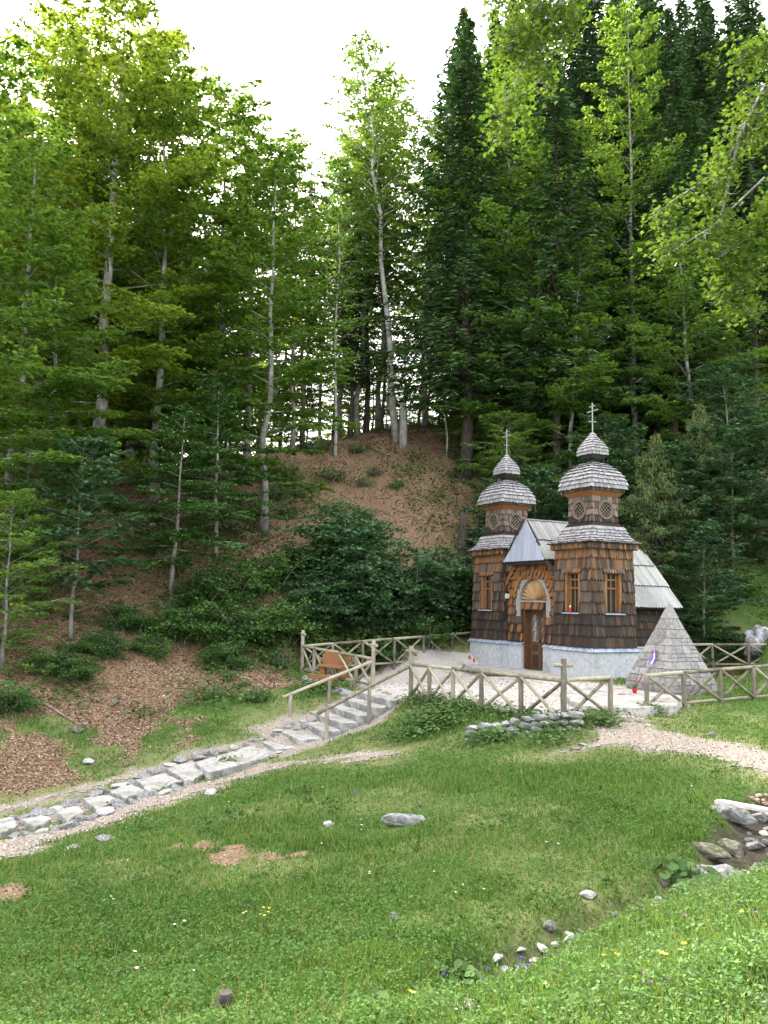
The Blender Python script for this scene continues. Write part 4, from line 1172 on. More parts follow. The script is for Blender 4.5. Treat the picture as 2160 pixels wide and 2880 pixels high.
for i in range(7):
    t = i/6; c = np.array([.10+.07*t, -.03-.03*t, .31+.13*t]); r_ = .028*(1-.3*t)
    fl.add([c+(r_,0,0), c+(0,r_,0), c+(-r_,0,0), c+(0,-r_,0), c+(0,0,r_*1.6), c-(0,0,r_)], [(0,1,4),(1,2,4),(2,3,4),(3,0,4),(1,0,5),(2,1,5),(3,2,5),(0,3,5)])
fl.build('bloom', RED, pt)
kn = atZ(1762, 1955, .055); ke = empty('garden_trowel', (kn[0], kn[1], .062), -.25, label='small tool with an orange handle lying on the paving near the flower pot', cat='tool')
k_ = MB(); k_.tube([(-.22,0,.012),(-.12,0,.014),(-.02,0,.012)], [.012,.016,.011], 7); k_.build('handle', M_surface('orange_handle', [(.3, (.45,.09,.04)), (.7, (.6,.16,.07))], rough=.4, bump=0), ke)
k_ = MB(); k_.hexa([(-.02,-.012,.004),(.20,-.03,.002),(.20,.03,.002),(-.02,.012,.004),(-.02,-.012,.012),(.20,-.03,.006),(.20,.03,.006),(-.02,.012,.012)]); k_.build('blade', STONE, ke)

# orange wooden bench behind the short fence
BEN = wood('bench_wood', [(.2, (0.138,0.055,0.021)), (.5, (0.231,0.110,0.045)), (.85, (0.303,0.165,0.078))])
bp = atZ(935, 1908, -.05); bn = empty('carved_bench', tuple(bp), radians(-32), label='orange carved wooden bench with a high back behind the short log fence', cat='bench')
bn.scale = (.85, .85, .85)
b_ = MB(); b_.hexa([(-.55,-.22,.40),(.55,-.24,.38),(.60,.20,.40),(-.52,.22,.41),(-.55,-.22,.47),(.55,-.24,.45),(.60,.20,.47),(-.52,.22,.48)]); b_.build('seat', BEN, bn)
b_ = MB(); prof = [(-.58,.40),(-.62,.80),(-.45,.93),(-.1,.90),(.2,.96),(.52,.88),(.60,.70),(.56,.40)]
b_.add([(x,.20,z) for x, z in prof]+[(x,.27,z) for x, z in prof], [tuple(range(8)), tuple(range(15, 7, -1))]+[(i, 8+i, 8+(i+1) % 8, (i+1) % 8) for i in range(8)]); b_.build('backrest', BEN, bn)
for x in (-.42, .44):
    b_ = MB(); b_.tube([(x,0,-.05),(x+.01,0,.2),(x,0,.40)], [.17,.14,.17], 10); b_.build('leg', BEN, bn)
b_ = MB(); b_.hexa([(-.65,-.62,.0),(.5,-.66,.0),(.5,-.42,.0),(-.65,-.38,.0),(-.65,-.62,.16),(.5,-.66,.15),(.5,-.42,.15),(-.65,-.38,.16)]); b_.build('foot_board', BEN, bn)

# ------------------------------------------------------------------ rocks, wood and boulders that stand alone
rock(1130, 2318, .52, 'long pale grey rock half buried in the middle of the meadow', 'g', 1, (1.7,.8,.8), rz=.5, sink=.3)
rock(925, 2322, .20, 'small pale stone in the meadow beside the blue flowers', 'p', 0, (1,.9,1.0))
rock(1106, 2585, .12, 'small dark pitted stone among clover in the lower meadow', 'g', 2, sink=.2)
rock(1546, 2618, .15, 'blunt grey stone standing in the weeds above the gully', 'g', 3, (.9,.9,1.3), sink=.15)
rock(1602, 2660, .17, 'upright white stone block in the weeds of the gully', 'p', 1, (.7,.7,1.5), sink=.15, tilt=(.3,.3))
rock(1540, 2682, .055, 'tiny white stone left of the upright white stone block', 'p', 2)
rock(1700, 2684, .10, 'white stone at the gully edge, nearest the crest', 'p', 3, sink=.1)
rock(1795, 2640, .10, 'white stone near the middle of the gully rim', 'p', 0, sink=.1)
rock(1672, 2700, .05, 'tiny white pebble beside the gully rim stone', 'p', 2, sink=.1)
rock(1338, 2815, .13, 'whitish stone behind the purple bellflowers', 'p', 1, (1,.8,1.1), sink=.15)
rock(1305, 2866, .17, 'broad pale stone at the very bottom edge of the view', 'p', 3, (1.2,1,.9), sink=.1)
rock(1430, 2765, .10, 'brownish stone deep in the gully bottom', 'm', 1)
rock(1395, 2775, .12, 'dark mossy stone beside the weathered stump in the gully', 'm', 0)
rock(2062, 2312, .42, 'large smooth grey rock at the head of the gully under the plank', 'g', 0, (1.5,.8,1.1), rz=-.5, sink=.15)
rock(2140, 2310, .26, 'rounded grey rock right of the large smooth rock', 'g', 2, (1.2,.9,.9), sink=.15)
rock(2030, 2480, .40, 'dark flat-topped rock at the gully edge beside the big round leaves', 'g', 3, (1.5,.8,.9), rz=-.6, sink=.15)
rock(1985, 2400, .34, 'brown mossy rock mound above the flat-topped rock', 'm', 2, (1.6,1,.8), rz=-.5, sink=.25)
rock(2060, 2400, .36, 'mossy mound with dry grass at the gully head', 'm', 1, (1.3,1,.8), sink=.25)
rock(2120, 2390, .22, 'grey stone in the shade right of the mossy mound', 'g', 1, sink=.2)
rock(2128, 2450, .20, 'half hidden grey stone at the right picture edge by the gully', 'g', 2, sink=.3)
rock(2150, 2350, .13, 'small pale stone on the right picture edge below the rounded rock', 'p', 2, sink=.2)
rock(2000, 2560, .16, 'grey stone in the dark gully hollow under the big leaves', 'g', 0, sink=.2)
rock(2148, 2850, .13, 'pale stone at the right bottom corner of the view', 'p', 0, (1,1,1.2), sink=.1)
rock(2000, 2068, .26, 'flat grey stone at the edge of the footpath grass', 'g', 1, (1.3,.8,.7), sink=.35)
rock(1640, 2098, .14, 'single round pale stone at the end of the dry-stone wall', 'p', 1, sink=.2)
rock(215, 2060, .42, 'brownish boulder on the leaf litter above the slab path', 'm', 0, (1.2,.9,.9), sink=.25)
rock(318, 1985, .36, 'boulder on the leaf litter up the slope near the dark stump', 'm', 1, (1.1,.9,.9), sink=.25)
rock(250, 2145, .30, 'pale rock between leaf litter and slab path', 'p', 2, (1.2,.9,.8), sink=.25)
rock(335, 1965, .18, 'dark stump-like stone right behind the hillside boulder', 'm', 2, sink=.2)
rock(625, 1950, .18, 'small white stone in the sparse grass below the path clearing', 'p', 3, sink=.25)
rock(240, 2036, .12, 'tiny white stone above the brownish boulder', 'p', 0, sink=.2)
rock(460, 1960, .12, 'white stone on leaf litter between boulder and bushes', 'p', 1, sink=.2)
rock(300, 2360, .34, 'flat grey stone sunk at the lower edge of the gravel path', 'g', 3, (1.4,.8,.5), sink=.35)
rock(203, 2388, .30, 'flat stone flush with the ground left of the sunk path stone', 'g', 0, (1.4,.9,.35), sink=.4)
rock(595, 2236, .28, 'lone whitish stone lying in the gravel path', 'p', 2, (1,.8,.9), sink=.2)
rock(430, 2210, .26, 'rounded stone against the uphill side of the slab path', 'g', 1, sink=.2)
rock(760, 1412, .3, 'pale stone at the foot of the mottled beech trunk', 'p', 0, sink=.2)
rock(428, 1480, .3, 'pale stone on the shaded slope left of the mottled beech', 'p', 2, sink=.2)
bo = base_at(2135, 30.6)
bd = meshobj('boulder', rock_mesh('boulder', M_surface('white_boulder', [(.35, (.06,.06,.055)), (.5, (.25,.25,.26)), (.65, (.55,.56,.58))], scale=2.5, detail=9, rough=.9, bump=.8, bscale=12), 91, 1.0, 4, .9), label='tall white and grey boulder at the right edge behind the fence', cat='boulder')
bd.location = (bo[0]+.35, bo[1]+.25, bo[2]+.35); bd.scale = (.75, .65, 1.0)
for k in range(34):
    i = random.randint(3, 7); t = random.random(); q = GULLY[i]*(1-t)+GULLY[i+1]*t+np.array([random.gauss(0, .22), random.gauss(0, .22)])
    rock(0, 0, random.uniform(.07, .2), 'small stone lying among others in the gully bed', random.choice('ggmp'), k % 3, (random.uniform(.9,1.4), 1, random.uniform(.7,1)), sink=.15, group='stones of the gully bed', name='gully_stone', cat='stone', at=q)
for k in range(22):
    rock(random.uniform(2105,2190), random.uniform(2236,2268), random.uniform(.05,.10), 'small reddish-tan stone in the heap above the plank', 'h', 0, sink=.1, group='heap of tan stones above the plank', name='heap_stone', cat='stone')
for (px, py, s_, lb) in [(1370,2800,.12,'pale stone in the gully just above the bellflowers'),(1420,2740,.10,'pale stone half in the dark gully hollow'),(1460,2730,.08,'small pale stone in the gully left of the bleached branch'),(1500,2715,.10,'rounded pale stone in the gully below the upright block'),
        (1330,2850,.12,'pale stone between the broad bottom stone and the bellflowers'),(1385,2850,.07,'small white stone right of the broad bottom stone'),(1570,2700,.08,'white stone under the upright block'),(1640,2690,.07,'white stone between the upright block and the gully rim stone'),(1735,2665,.07,'small white stone along the upper gully rim')]:
    rock(px, py, s_*1.2, lb, 'p', random.randint(0, 3), (random.uniform(.9,1.3), .9, random.uniform(.8,1.2)), sink=.05, cat='stone', name='rock')
for k in range(24):
    t = random.random(); rock(1390+t*520+random.uniform(-15,15), 2722-t*190+random.uniform(-22,4), random.uniform(.05,.12), 'small stone lying among others in the gully bed', random.choice('ppgm'), k % 3, (random.uniform(.9,1.4), 1, random.uniform(.8,1.1)), sink=.05, group='stones of the gully bed', name='gully_stone', cat='stone')
# weathered timber
def log(p0, p1, r0, r1, label, mat, name='branch', cat='branch'):
    a = np.array(p0); b = np.array(p1); mb = MB(); k = 6
    mb.tube([(b-a)*i/(k-1)+(np.array([random.uniform(-.1,.1) for _ in range(3)])*r0 if 0 < i < k-1 else 0) for i in range(k)], [r0+(r1-r0)*i/(k-1) for i in range(k)], 8)
    return mb.build(name, mat, loc=tuple(a), label=label, cat=cat)
BLEACH = M_surface('bleached_wood', [(.2, (.25,.23,.20)), (.5, (.48,.46,.42)), (.85, (.65,.63,.58))], scale=4, detail=6, rough=.85, bump=.5, stretch=(2,2,2))
OLDW = M_surface('rotting_wood', [(.2, (.08,.06,.045)), (.5, (.22,.18,.14)), (.85, (.40,.35,.28))], scale=5, detail=7, rough=.9, bump=.6)
log(hit(1555, 2772)+(0,0,.06), hit(1628, 2742)+(0,0,.06), .022, .018, 'bleached white branch lying in the gully weeds', BLEACH)
log(hit(1452, 2808)+(0,0,0), hit(1478, 2762)+(0,0,.10), .035, .028, 'weathered broken stump end sticking out of the gully', OLDW, 'stump', 'stump')
log(hit(1222, 2878)+(0,0,-.02), hit(1238, 2845)+(0,0,.05), .028, .024, 'short stub of pale timber at the bottom edge by the yellow flowers', OLDW, 'stump', 'stump')
for i, (px, py, dx, dy) in enumerate([(900,1560,1.3,.5),(1010,1420,-1.0,.7),(640,1640,1.1,-.4),(430,1740,1.4,.6),(240,1850,-1.2,.5),(1150,1380,1.2,.9),(560,1480,1.6,.3),(120,1980,1.0,-.3)]):
    q0 = hit(px, py); q1 = np.array([q0[0]+dx, q0[1]+dy, h1(q0[0]+dx, q0[1]+dy)]); o_ = log(q0+(0,0,.03), q1+(0,0,.05), .045, .015, 'thin dead branch lying on the leaf-covered slope', OLDW, 'fallen_branch'); o_['group'] = 'dead branches on the slope'
dk = hit(615, 2872); log(dk-(0,0,.05), dk+(.03,.02,.16), .055, .04, 'dark charred stake poking from the grass at the bottom edge', M_surface('charred_wood', [(.3, (.02,.018,.016)), (.7, (.09,.08,.075))], scale=9), 'stake', 'stake')
pa = atZ(2018, 2262, -.12); pb = atZ(2200, 2296, -.08); pk = MB(); dd = (pb-pa); pk.bar((0,0,0), tuple(dd), .13, .035)
pk.build('plank', BLEACH, loc=tuple(pa+(0,0,.04)), label='pale plank laid across the head of the gully at the right edge', cat='plank')
# broken tree stub next to the leaning beech, and the split stump
# ------------------------------------------------------------------ foliage
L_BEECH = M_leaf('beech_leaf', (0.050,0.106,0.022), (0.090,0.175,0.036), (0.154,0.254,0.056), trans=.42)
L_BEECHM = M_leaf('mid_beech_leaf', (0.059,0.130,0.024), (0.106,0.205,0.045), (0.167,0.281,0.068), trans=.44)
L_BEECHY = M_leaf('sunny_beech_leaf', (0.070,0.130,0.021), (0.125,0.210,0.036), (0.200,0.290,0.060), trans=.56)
L_SPRUCE = M_leaf('spruce_needle', (0.018,0.045,0.015), (0.036,0.081,0.024), (0.066,0.129,0.036), trans=.12, tcol=(1.2,1.3,.8))
L_FIR = M_leaf('fir_needle', (.035,.085,.024), (.068,.15,.036), (.12,.22,.05), trans=.2, tcol=(1.3,1.3,.7))
L_MAPLE = M_leaf('maple_leaf', (.034,.082,.036), (.062,.130,.056), (.105,.185,.08), trans=.3, tcol=(1.3,1.3,.7))
L_SHRUB = M_leaf('shrub_leaf', (0.037,0.090,0.026), (0.074,0.155,0.041), (0.126,0.220,0.060), trans=.35, tcol=(1.4,1.4,.6))
L_LARCH = M_leaf('larch_needle', (.05,.085,.035), (.10,.15,.06), (.17,.22,.08), trans=.3)
L_OVER = M_leaf('field_maple_leaf', (0.048,0.095,0.018), (0.084,0.140,0.029), (0.128,0.180,0.044), trans=.34, tcol=(1.5,1.5,.6), objvar=0)
L_GRASS = M_leaf('grass_blade', (0.045,0.108,0.020), (0.101,0.200,0.044), (0.223,0.281,0.115), trans=.28, objvar=0, gloss=.1)
L_CLOV = M_leaf('clover_leaf', (0.040,0.097,0.022), (0.069,0.146,0.032), (0.114,0.200,0.052), trans=.25, objvar=0, gloss=.1)
L_HERB = M_leaf('herb_leaf', (0.043,0.095,0.026), (0.076,0.145,0.042), (0.130,0.200,0.073), trans=.25, objvar=0, gloss=.15)
L_LIT = M_surface('fallen_leaf', [(.15, (.09,.052,.032)), (.5, (.24,.155,.10)), (.85, (.42,.31,.215))], scale=1.5, detail=3, rough=.8, bump=0, island=.9)
BARK_B = M_surface('beech_bark', [(.3, (.10,.095,.085)), (.5, (.21,.20,.185)), (.7, (.36,.35,.33))], scale=2.5, detail=8, rough=.9, bump=.4, stretch=(1.5,1.5,.8), blotch=[((.07,.075,.05), 1.3, .5, .66)])
BARK_S = M_surface('spruce_bark', [(.3, (.035,.028,.022)), (.5, (.07,.058,.048)), (.7, (.13,.11,.095))], scale=5, detail=8, rough=.95, bump=.8, stretch=(3,3,.7))
BARK_P = M_surface('pale_bark', [(.3, (.16,.15,.135)), (.5, (.34,.33,.31)), (.7, (.52,.51,.49))], scale=3, detail=8, rough=.9, bump=.4, stretch=(1.5,1.5,.9), blotch=[((.06,.055,.045), 4, .60, .72)])

def quads(C, U, W, size, aspect=.6, bend=0, jit=.25, rg=RNG):
    """rhombic leaves: centre C, long axis U, wide axis W"""
    n = len(C); L = (size*(1+rg.uniform(-jit, jit, n)))[:, None]
    a = C-U*L*.5; b = C+W*L*aspect*.5-U*L*.05; c = C+U*L*.5; d = C-W*L*aspect*.5-U*L*.05
    V = np.stack([a, b, c, d], 1).reshape(-1, 3)
    return V, np.arange(n*4).reshape(-1, 4)
def unit(v): return v/(np.linalg.norm(v, axis=-1, keepdims=True)+1e-9)
def leafframe(n, rg, tilt=.4, along=None):
    """random frames with normals near up"""
    N = unit(np.c_[rg.normal(0, tilt, n), rg.normal(0, tilt, n), np.ones(n)])
    if along is None:
        a = rg.uniform(0, 2*pi, n); A = np.c_[np.cos(a), np.sin(a), np.zeros(n)]
    else: A = along
    U = unit(A-N*(A*N).sum(1, keepdims=True)); W = np.cross(N, U)
    return U, W

class Tree:
    def __init__(s, seed): s.rg = np.random.default_rng(seed); s.t = MB(); s.C = []; s.A = []
    def limb(s, p0, az, up, length, r0, droop=0, k=5, wig=.06):
        pts = [np.array(p0, float)]; u = up; a = az
        for i in range(k):
            u2 = u-droop*(i/k); d = np.array([cos(a)*cos(u2), sin(a)*cos(u2), sin(u2)])
            pts.append(pts[-1]+d*length/k); a += s.rg.normal(0, wig); u += s.rg.normal(0, wig*.6)
        return pts
    def tube(s, pts, r0, r1, n=5): s.t.tube(pts, [r0+(r1-r0)*i/(len(pts)-1) for i in range(len(pts))], n, cap=False)
def interp(pts, t):
    k = len(pts)-1; f = min(t*k, k-1e-6); i = int(f); return pts[i]+(pts[i+1]-pts[i])*(f-i)

def beech(seed, Ht, Rad, cb=.25, rt=.16, nl=46, leaf=.15, dens=1.0, lean=0, up0=.05, up1=1.05, shape=1.0, lod=1.0, bark=None, lmat=None, twig=True, dead=6):
    T = Tree(seed); rg = T.rg
    top = np.array([lean*Ht, rg.normal(0, .02)*Ht, Ht])
    k = 9; tr = [np.array([0, 0, -.4])]+[top*(i/k)+np.array([rg.normal(0, .004)*Ht*(1 if i < k else 0), rg.normal(0, .004)*Ht, 0]) for i in range(1, k+1)]
    T.t.tube(tr, [rt*1.35]+[rt*(1-.93*(i/k)**1.1) for i in range(1, k+1)], 8)
    for i in range(dead):   # short dead stubs under the crown
        h = rg.uniform(.3, 1)*cb; p = interp(tr, h); T.tube(T.limb(p, rg.uniform(0, 6.28), rg.uniform(-.1, .5), rg.uniform(.4, 1.4), .02, 0, 3), .018, .004, 3)
    az = rg.uniform(0, 6.28)
    for i in range(nl):
        u = (i+rg.uniform(-.3, .3))/nl; u = min(max(u, 0), .99)
        h = cb+(1-cb)*u; az += 2.4+rg.normal(0, .3)
        prof = (sin(pi*min(1, (u*.80+.14)))**.8)*(1-.35*u) if shape == 1 else (1-u)**.75+.12
        Ln = Rad*prof*rg.uniform(.6, 1.15)
        if Ln < .25: Ln = .25
        up = up0+(up1-up0)*u+rg.normal(0, .10)
        p = interp(tr, h)
        lb = T.limb(p, az, up, Ln, .0, droop=.35, k=5)
        T.tube(lb, max(.012, rt*.28*(Ln/Rad)*(1-u*.5)), .006, 4)
        nsub = max(3, int(Ln*2.2))
        for j in range(nsub+1):
            t = .22+.78*j/max(1, nsub); q = interp(lb, t)
            sg = 1 if j % 2 else -1
            a2 = az+sg*rg.uniform(.45, 1.1) if j < nsub else az
            L2 = (.30*Ln*(1.15-t)+.45)*rg.uniform(.7, 1.3)
            sb = T.limb(q, a2, rg.normal(.02+.35*u, .12), L2, 0, droop=.3, k=2)
            if twig and lod >= 1 and L2 > .5: T.t.tube([sb[0], sb[1], sb[2]], [.012, .008, .003], 3, cap=False)
            n = int(L2*26*dens*lod)+4
            tt = rg.uniform(.05, 1.12, n)
            b = np.array([interp(sb, min(x, 1)) for x in (0, .5, 1)])
            P = b[0]+(b[2]-b[0])*tt[:, None]
            side = np.array([-sin(a2), cos(a2), 0]); wd = (.14+.24*L2)*(1.15-tt*.75)
            P = P+side*(rg.normal(0, 1, n)*wd*.75)[:, None]
            P[:, 2] += rg.normal(0, .035, n)-.05*np.abs(tt)
            T.C.append(P); T.A.append(np.tile(np.array([cos(a2), sin(a2), -.1]), (n, 1))+rg.normal(0, .7, (n, 3))*[1, 1, .3])
    C = np.concatenate(T.C); A = np.concatenate(T.A)
    U, W = leafframe(len(C), rg, .45, A)
    V, F = quads(C, U, W, leaf/sqrt(lod), .62, rg=rg)
    return T.t.mesh('trunk', bark or BARK_B), np_mesh('crown', V, F, lmat or L_BEECH)

def spruce(seed, Ht, Rad, cb=.2, rt=.2, step=.42, card=.30, lod=1.0, lmat=None, bark=None, droop=.35, nper=6, sparse=1.0, strands=False):
    T = Tree(seed); rg = T.rg
    tr = [np.array([0, 0, -.4])]+[np.array([rg.normal(0, .004)*Ht, rg.normal(0, .004)*Ht, Ht*i/6]) for i in range(1, 7)]
    T.t.tube(tr, [rt*1.3]+[rt*(1-.97*(i/6)) for i in range(1, 7)], 8)
    h = cb*Ht; hh = .08*Ht
    while hh < h:       # dead snags
        for _ in range(2):
            T.tube(T.limb(interp(tr, hh/Ht), rg.uniform(0, 6.28), rg.uniform(-.3, .1), rg.uniform(.5, 1.6), 0, .1, 2), .016, .004, 3)
        hh += .7
    Dr = []
    while h < Ht-.15:
        u = (h-cb*Ht)/(Ht*(1-cb))
        R = Rad*((1-u)**.85)*(.75+.25*min(1, u*6+.3))+.12
        n = nper if u < .85 else 4; a0 = rg.uniform(0, 6.28)
        for i in range(n):
            if rg.random() > sparse: continue
            Ln = R*rg.uniform(.65, 1.12); az = a0+2*pi*i/n+rg.normal(0, .2)
            up = .10+.75*u**2-droop*(1-u)*.6
            lb = T.limb(interp(tr, (h+rg.uniform(-.1, .1))/Ht*6/6), az, up, Ln, 0, droop=-.25 if not strands else .1, k=3, wig=.05)
            T.tube(lb, .012+.012*Ln, .004, 3)
            m = int(Ln*15*lod)+4; t = rg.uniform(.12, 1.03, m)
            L = np.array(lb); idx = np.clip(t*3, 0, 2.999); ii = idx.astype(int); P = L[ii]+(L[ii+1]-L[ii])*(idx-ii)[:, None]
            side = np.array([-sin(az), cos(az), 0]); sg = rg.choice([-1, 1], m); w = (.34*Ln*(1.05-t)+.12)*rg.uniform(.2, 1.0, m)
            P = P+side*(sg*w)[:, None]; P[:, 2] -= w*.32+rg.uniform(0, .10, m)
            D = side*sg[:, None]*.8+np.array([cos(az), sin(az), 0])*.7+np.c_[rg.normal(0, .2, (m, 2)), -rg.uniform(.1, .7, m)]
            T.C.append(P); T.A.append(D)
            if strands:
                m2 = int(Ln*16*lod); t = rg.uniform(.2, 1, m2); idx = np.clip(t*3, 0, 2.999); ii = idx.astype(int); P = L[ii]+(L[ii+1]-L[ii])*(idx-ii)[:, None]
                P = P+side*(rg.normal(0, .22, m2)*(1.1-t))[:, None]; P[:, 2] -= rg.uniform(.05, .35, m2); T.C.append(P); T.A.append(np.c_[rg.normal(0, .1, (m2, 2)), -np.ones(m2)])
        h += step*rg.uniform(.8, 1.2)*(1-.35*u)
    C = np.concatenate(T.C); U = unit(np.concatenate(T.A))
    R_ = rg.normal(0, 1, C.shape); W = unit(np.cross(U, R_))
    W = unit(W*[1, 1, .5])
    V, F = quads(C, U, W, card/sqrt(lod), .30, rg=rg)
    return T.t.mesh('trunk', bark or BARK_S), np_mesh('crown', V, F, lmat or L_SPRUCE)

def bush(seed, Ht, Rad, leaf=.16, stems=6, dens=1.0, lmat=None, bark=None, tier=.2):
    T = Tree(seed); rg = T.rg
    for i in range(stems):
        az = 2*pi*i/stems+rg.normal(0, .4); up = rg.uniform(.85, 1.45); Ln = Ht*rg.uniform(.6, 1.05)
        sm = T.limb((rg.normal(0, .1), rg.normal(0, .1), -.15), az, up, Ln, 0, droop=.25, k=5, wig=.08)
        T.tube(sm, .035, .008, 5)
        nb = int(Ln*5)
        for j in range(nb):
            t = .15+.85*(j+rg.random())/nb; q = interp(sm, min(t, .999)); a2 = rg.uniform(0, 6.28); L2 = Rad*(.35+.5*sin(pi*min(t, 1)*.9))*rg.uniform(.5, 1.1)
            sb = T.limb(q, a2, rg.uniform(-.1, .5), L2, 0, .4, 3); T.tube(sb, .010, .003, 3)
            m = int(L2*30*dens)+6; tt = rg.uniform(.15, 1.1, m); L = np.array(sb); idx = np.clip(tt*3, 0, 2.999); ii = idx.astype(int)
            P = L[ii]+(L[ii+1]-L[ii])*(idx-ii)[:, None]; P += rg.normal(0, 1, (m, 3))*[.16, .16, .07]
            T.C.append(P); T.A.append(np.tile([cos(a2), sin(a2), -.25], (m, 1))+rg.normal(0, .6, (m, 3))*[1, 1, .3])
    C = np.concatenate(T.C); U, W = leafframe(len(C), rg, .5, np.concatenate(T.A))
    V, F = quads(C, U, W, leaf, .75, rg=rg)
    return T.t.mesh('stems', bark or BARK_B), np_mesh('foliage', V, F, lmat or L_SHRUB)

VAR = {}; HT = {}
def V_(key, fn, seed, Ht, *a, **k): VAR[key] = fn(seed, Ht, *a, **k); HT[key] = Ht; 
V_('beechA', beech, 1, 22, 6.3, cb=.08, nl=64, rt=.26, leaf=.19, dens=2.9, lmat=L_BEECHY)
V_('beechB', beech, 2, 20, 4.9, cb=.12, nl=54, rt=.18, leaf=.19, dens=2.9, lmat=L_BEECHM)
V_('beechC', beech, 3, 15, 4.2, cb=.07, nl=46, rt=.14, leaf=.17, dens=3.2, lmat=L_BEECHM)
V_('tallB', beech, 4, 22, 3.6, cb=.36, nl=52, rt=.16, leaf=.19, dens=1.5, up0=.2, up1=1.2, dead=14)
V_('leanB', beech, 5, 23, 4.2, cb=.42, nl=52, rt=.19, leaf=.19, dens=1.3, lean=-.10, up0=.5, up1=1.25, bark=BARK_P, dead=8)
V_('thin', beech, 6, 12, 2.2, cb=.35, nl=34, rt=.065, leaf=.17, dens=1.2, up0=.2, bark=BARK_P, lmat=L_SHRUB, dead=8)
V_('spruceA', spruce, 11, 24, 4.3, cb=.16, rt=.24, card=.42, lod=1.8, nper=7)
V_('spruceB', spruce, 12, 21, 3.6, cb=.24, rt=.2, card=.42, lod=1.6, sparse=.9, nper=7)
V_('spruceC', spruce, 13, 13, 3.2, cb=.05, rt=.13, card=.38, lod=1.6)
V_('snag', spruce, 14, 20, 2.6, cb=.42, rt=.16, sparse=.75, card=.4, lod=1.3)
V_('fir', beech, 15, 7.5, 3.0, cb=.20, nl=34, rt=.10, leaf=.15, dens=4.2, up0=-.12, up1=.6, shape=0, lmat=L_FIR, dead=5)
V_('larch', spruce, 16, 8, 2.9, cb=.15, rt=.14, lmat=L_LARCH, strands=True, card=.26, step=.42, droop=.1, lod=2.6)
V_('maple', beech, 21, 5.4, 2.0, cb=.26, nl=30, rt=.055, leaf=.19, dens=2.0, up0=.2, up1=1.0, lmat=L_MAPLE, dead=1)
V_('mapleB', beech, 22, 7, 3.0, cb=.06, nl=44, rt=.09, leaf=.21, dens=1.9, up0=.15, up1=1.0, lmat=L_MAPLE, dead=0)
V_('lowbeech', beech, 23, 6, 2.7, cb=.05, nl=44, rt=.07, leaf=.14, dens=2.4, up0=.15, up1=.9, lmat=L_BEECHM, dead=0)
V_('shrubA', bush, 31, 3.4, 1.7, .17, 9, 2.0, L_MAPLE)
V_('shrubB', bush, 32, 1.7, 1.3, .12, 11, 2.4, L_SHRUB)
V_('shrubC', bush, 33, .8, .6, .09, 8, 2.2, L_SHRUB)
print('leaf faces', {k: len(v[1].polygons) for k, v in VAR.items()})
# tall beech whose outer boughs reach into the view from the right; larger lobed leaves because it stands close
used = set()
PARTN = {'shrubA': ('stems', 'foliage'), 'shrubB': ('stems', 'foliage'), 'shrubC': ('stems', 'foliage')}
def plant(name, var, px, D, label, cat, group=None, s=1.0, rz=None, sz=None, xy=None, far=True, top=None, wd=1.0):
    p = base_at(px, hd(D) if far else D) if xy is None else np.array([xy[0], xy[1], h1(*xy)])
    if top is not None:
        sz = (atD(px, top, p[1])[2]-p[2])/HT[var]; s = sz*wd
    e = empty(name, tuple(p), random.uniform(0, 6.28) if rz is None else rz, label=label, cat=cat, group=group)
    e.scale = (s, s, sz or s)
    tm, cm = VAR[var]; a, b = PARTN.get(var, ('trunk', 'crown'))
    meshobj(a, tm, e); meshobj(b, cm, e)
    return e
GF = 'forest trees round the chapel clearing'
plant('beech_tree', 'beechA', 262, 33, 'biggest sunlit beech with a broad yellow-green crown at upper left', 'tree', GF, 1.0, top=-25)
plant('beech_tree', 'beechB', 20, 27, 'beech at the left edge with boughs reaching over the leaf litter', 'tree', GF, .92, rz=1, top=330)
plant('beech_tree', 'beechA', -250, 30, 'tall sunny beech just beyond the left edge', 'tree', GF, .9, rz=2, top=60)
plant('beech_tree', 'beechA', 100, 37, 'tall beech close behind and left of the biggest sunlit one', 'tree', GF, top=45)
plant('beech_tree', 'beechA', 370, 37, 'tall beech close behind and right of the biggest sunlit one', 'tree', GF, top=110)
plant('beech_tree', 'beechB', -150, 23.5, 'nearest beech, just outside the left edge, whose boughs reach in over the slope', 'tree', GF, rz=.4, top=120)
plant('beech_tree', 'beechC', 120, 28, 'middle-sized beech in front of the dark trunks on the left slope', 'tree', GF, .82, top=640, wd=1.1)
plant('beech_tree', 'beechC', 440, 34, 'beech between the biggest sunlit beech and the mottled trunk', 'tree', GF, 1.0, top=190)
plant('beech_tree', 'beechB', 600, 38, 'beech on the ridge with its crown just left of the sky gap', 'tree', GF, .92, top=250, wd=1.15)
plant('beech_tree', 'beechB', 742, 33, 'beech with a mottled pale trunk standing alone on the leaf litter slope', 'tree', GF, .80, rz=.7, top=400, wd=1.05)
plant('beech_tree', 'tallB', 820, 40, 'slender grey beech on the ridge crest left of the sky gap', 'tree', GF, .82, top=400)
plant('spruce_tree', 'snag', 850, 41, 'bare dark spruce trunk close behind the slender grey beech', 'tree', GF, .85, top=500)
plant('beech_tree', 'beechB', 690, 38, 'beech behind the mottled pale trunk at the left rim of the sky gap', 'tree', GF, top=350)
plant('beech_tree', 'tallB', 1005, 43, 'slim beech just left of the tall leaning one on the knoll', 'tree', GF, top=330, wd=1.15)
plant('beech_tree', 'beechB', 1195, 44, 'beech just right of the tall leaning one on the knoll', 'tree', GF, top=330, wd=.8)
plant('beech_tree', 'tallB', 1065, 45, 'tall slim beech between the sky gap and the tall leaning one', 'tree', GF, top=215, wd=1.1)
plant('beech_tree', 'tallB', 955, 44, 'slim beech in the lowest part of the sky gap', 'tree', GF, top=390, wd=1.2)
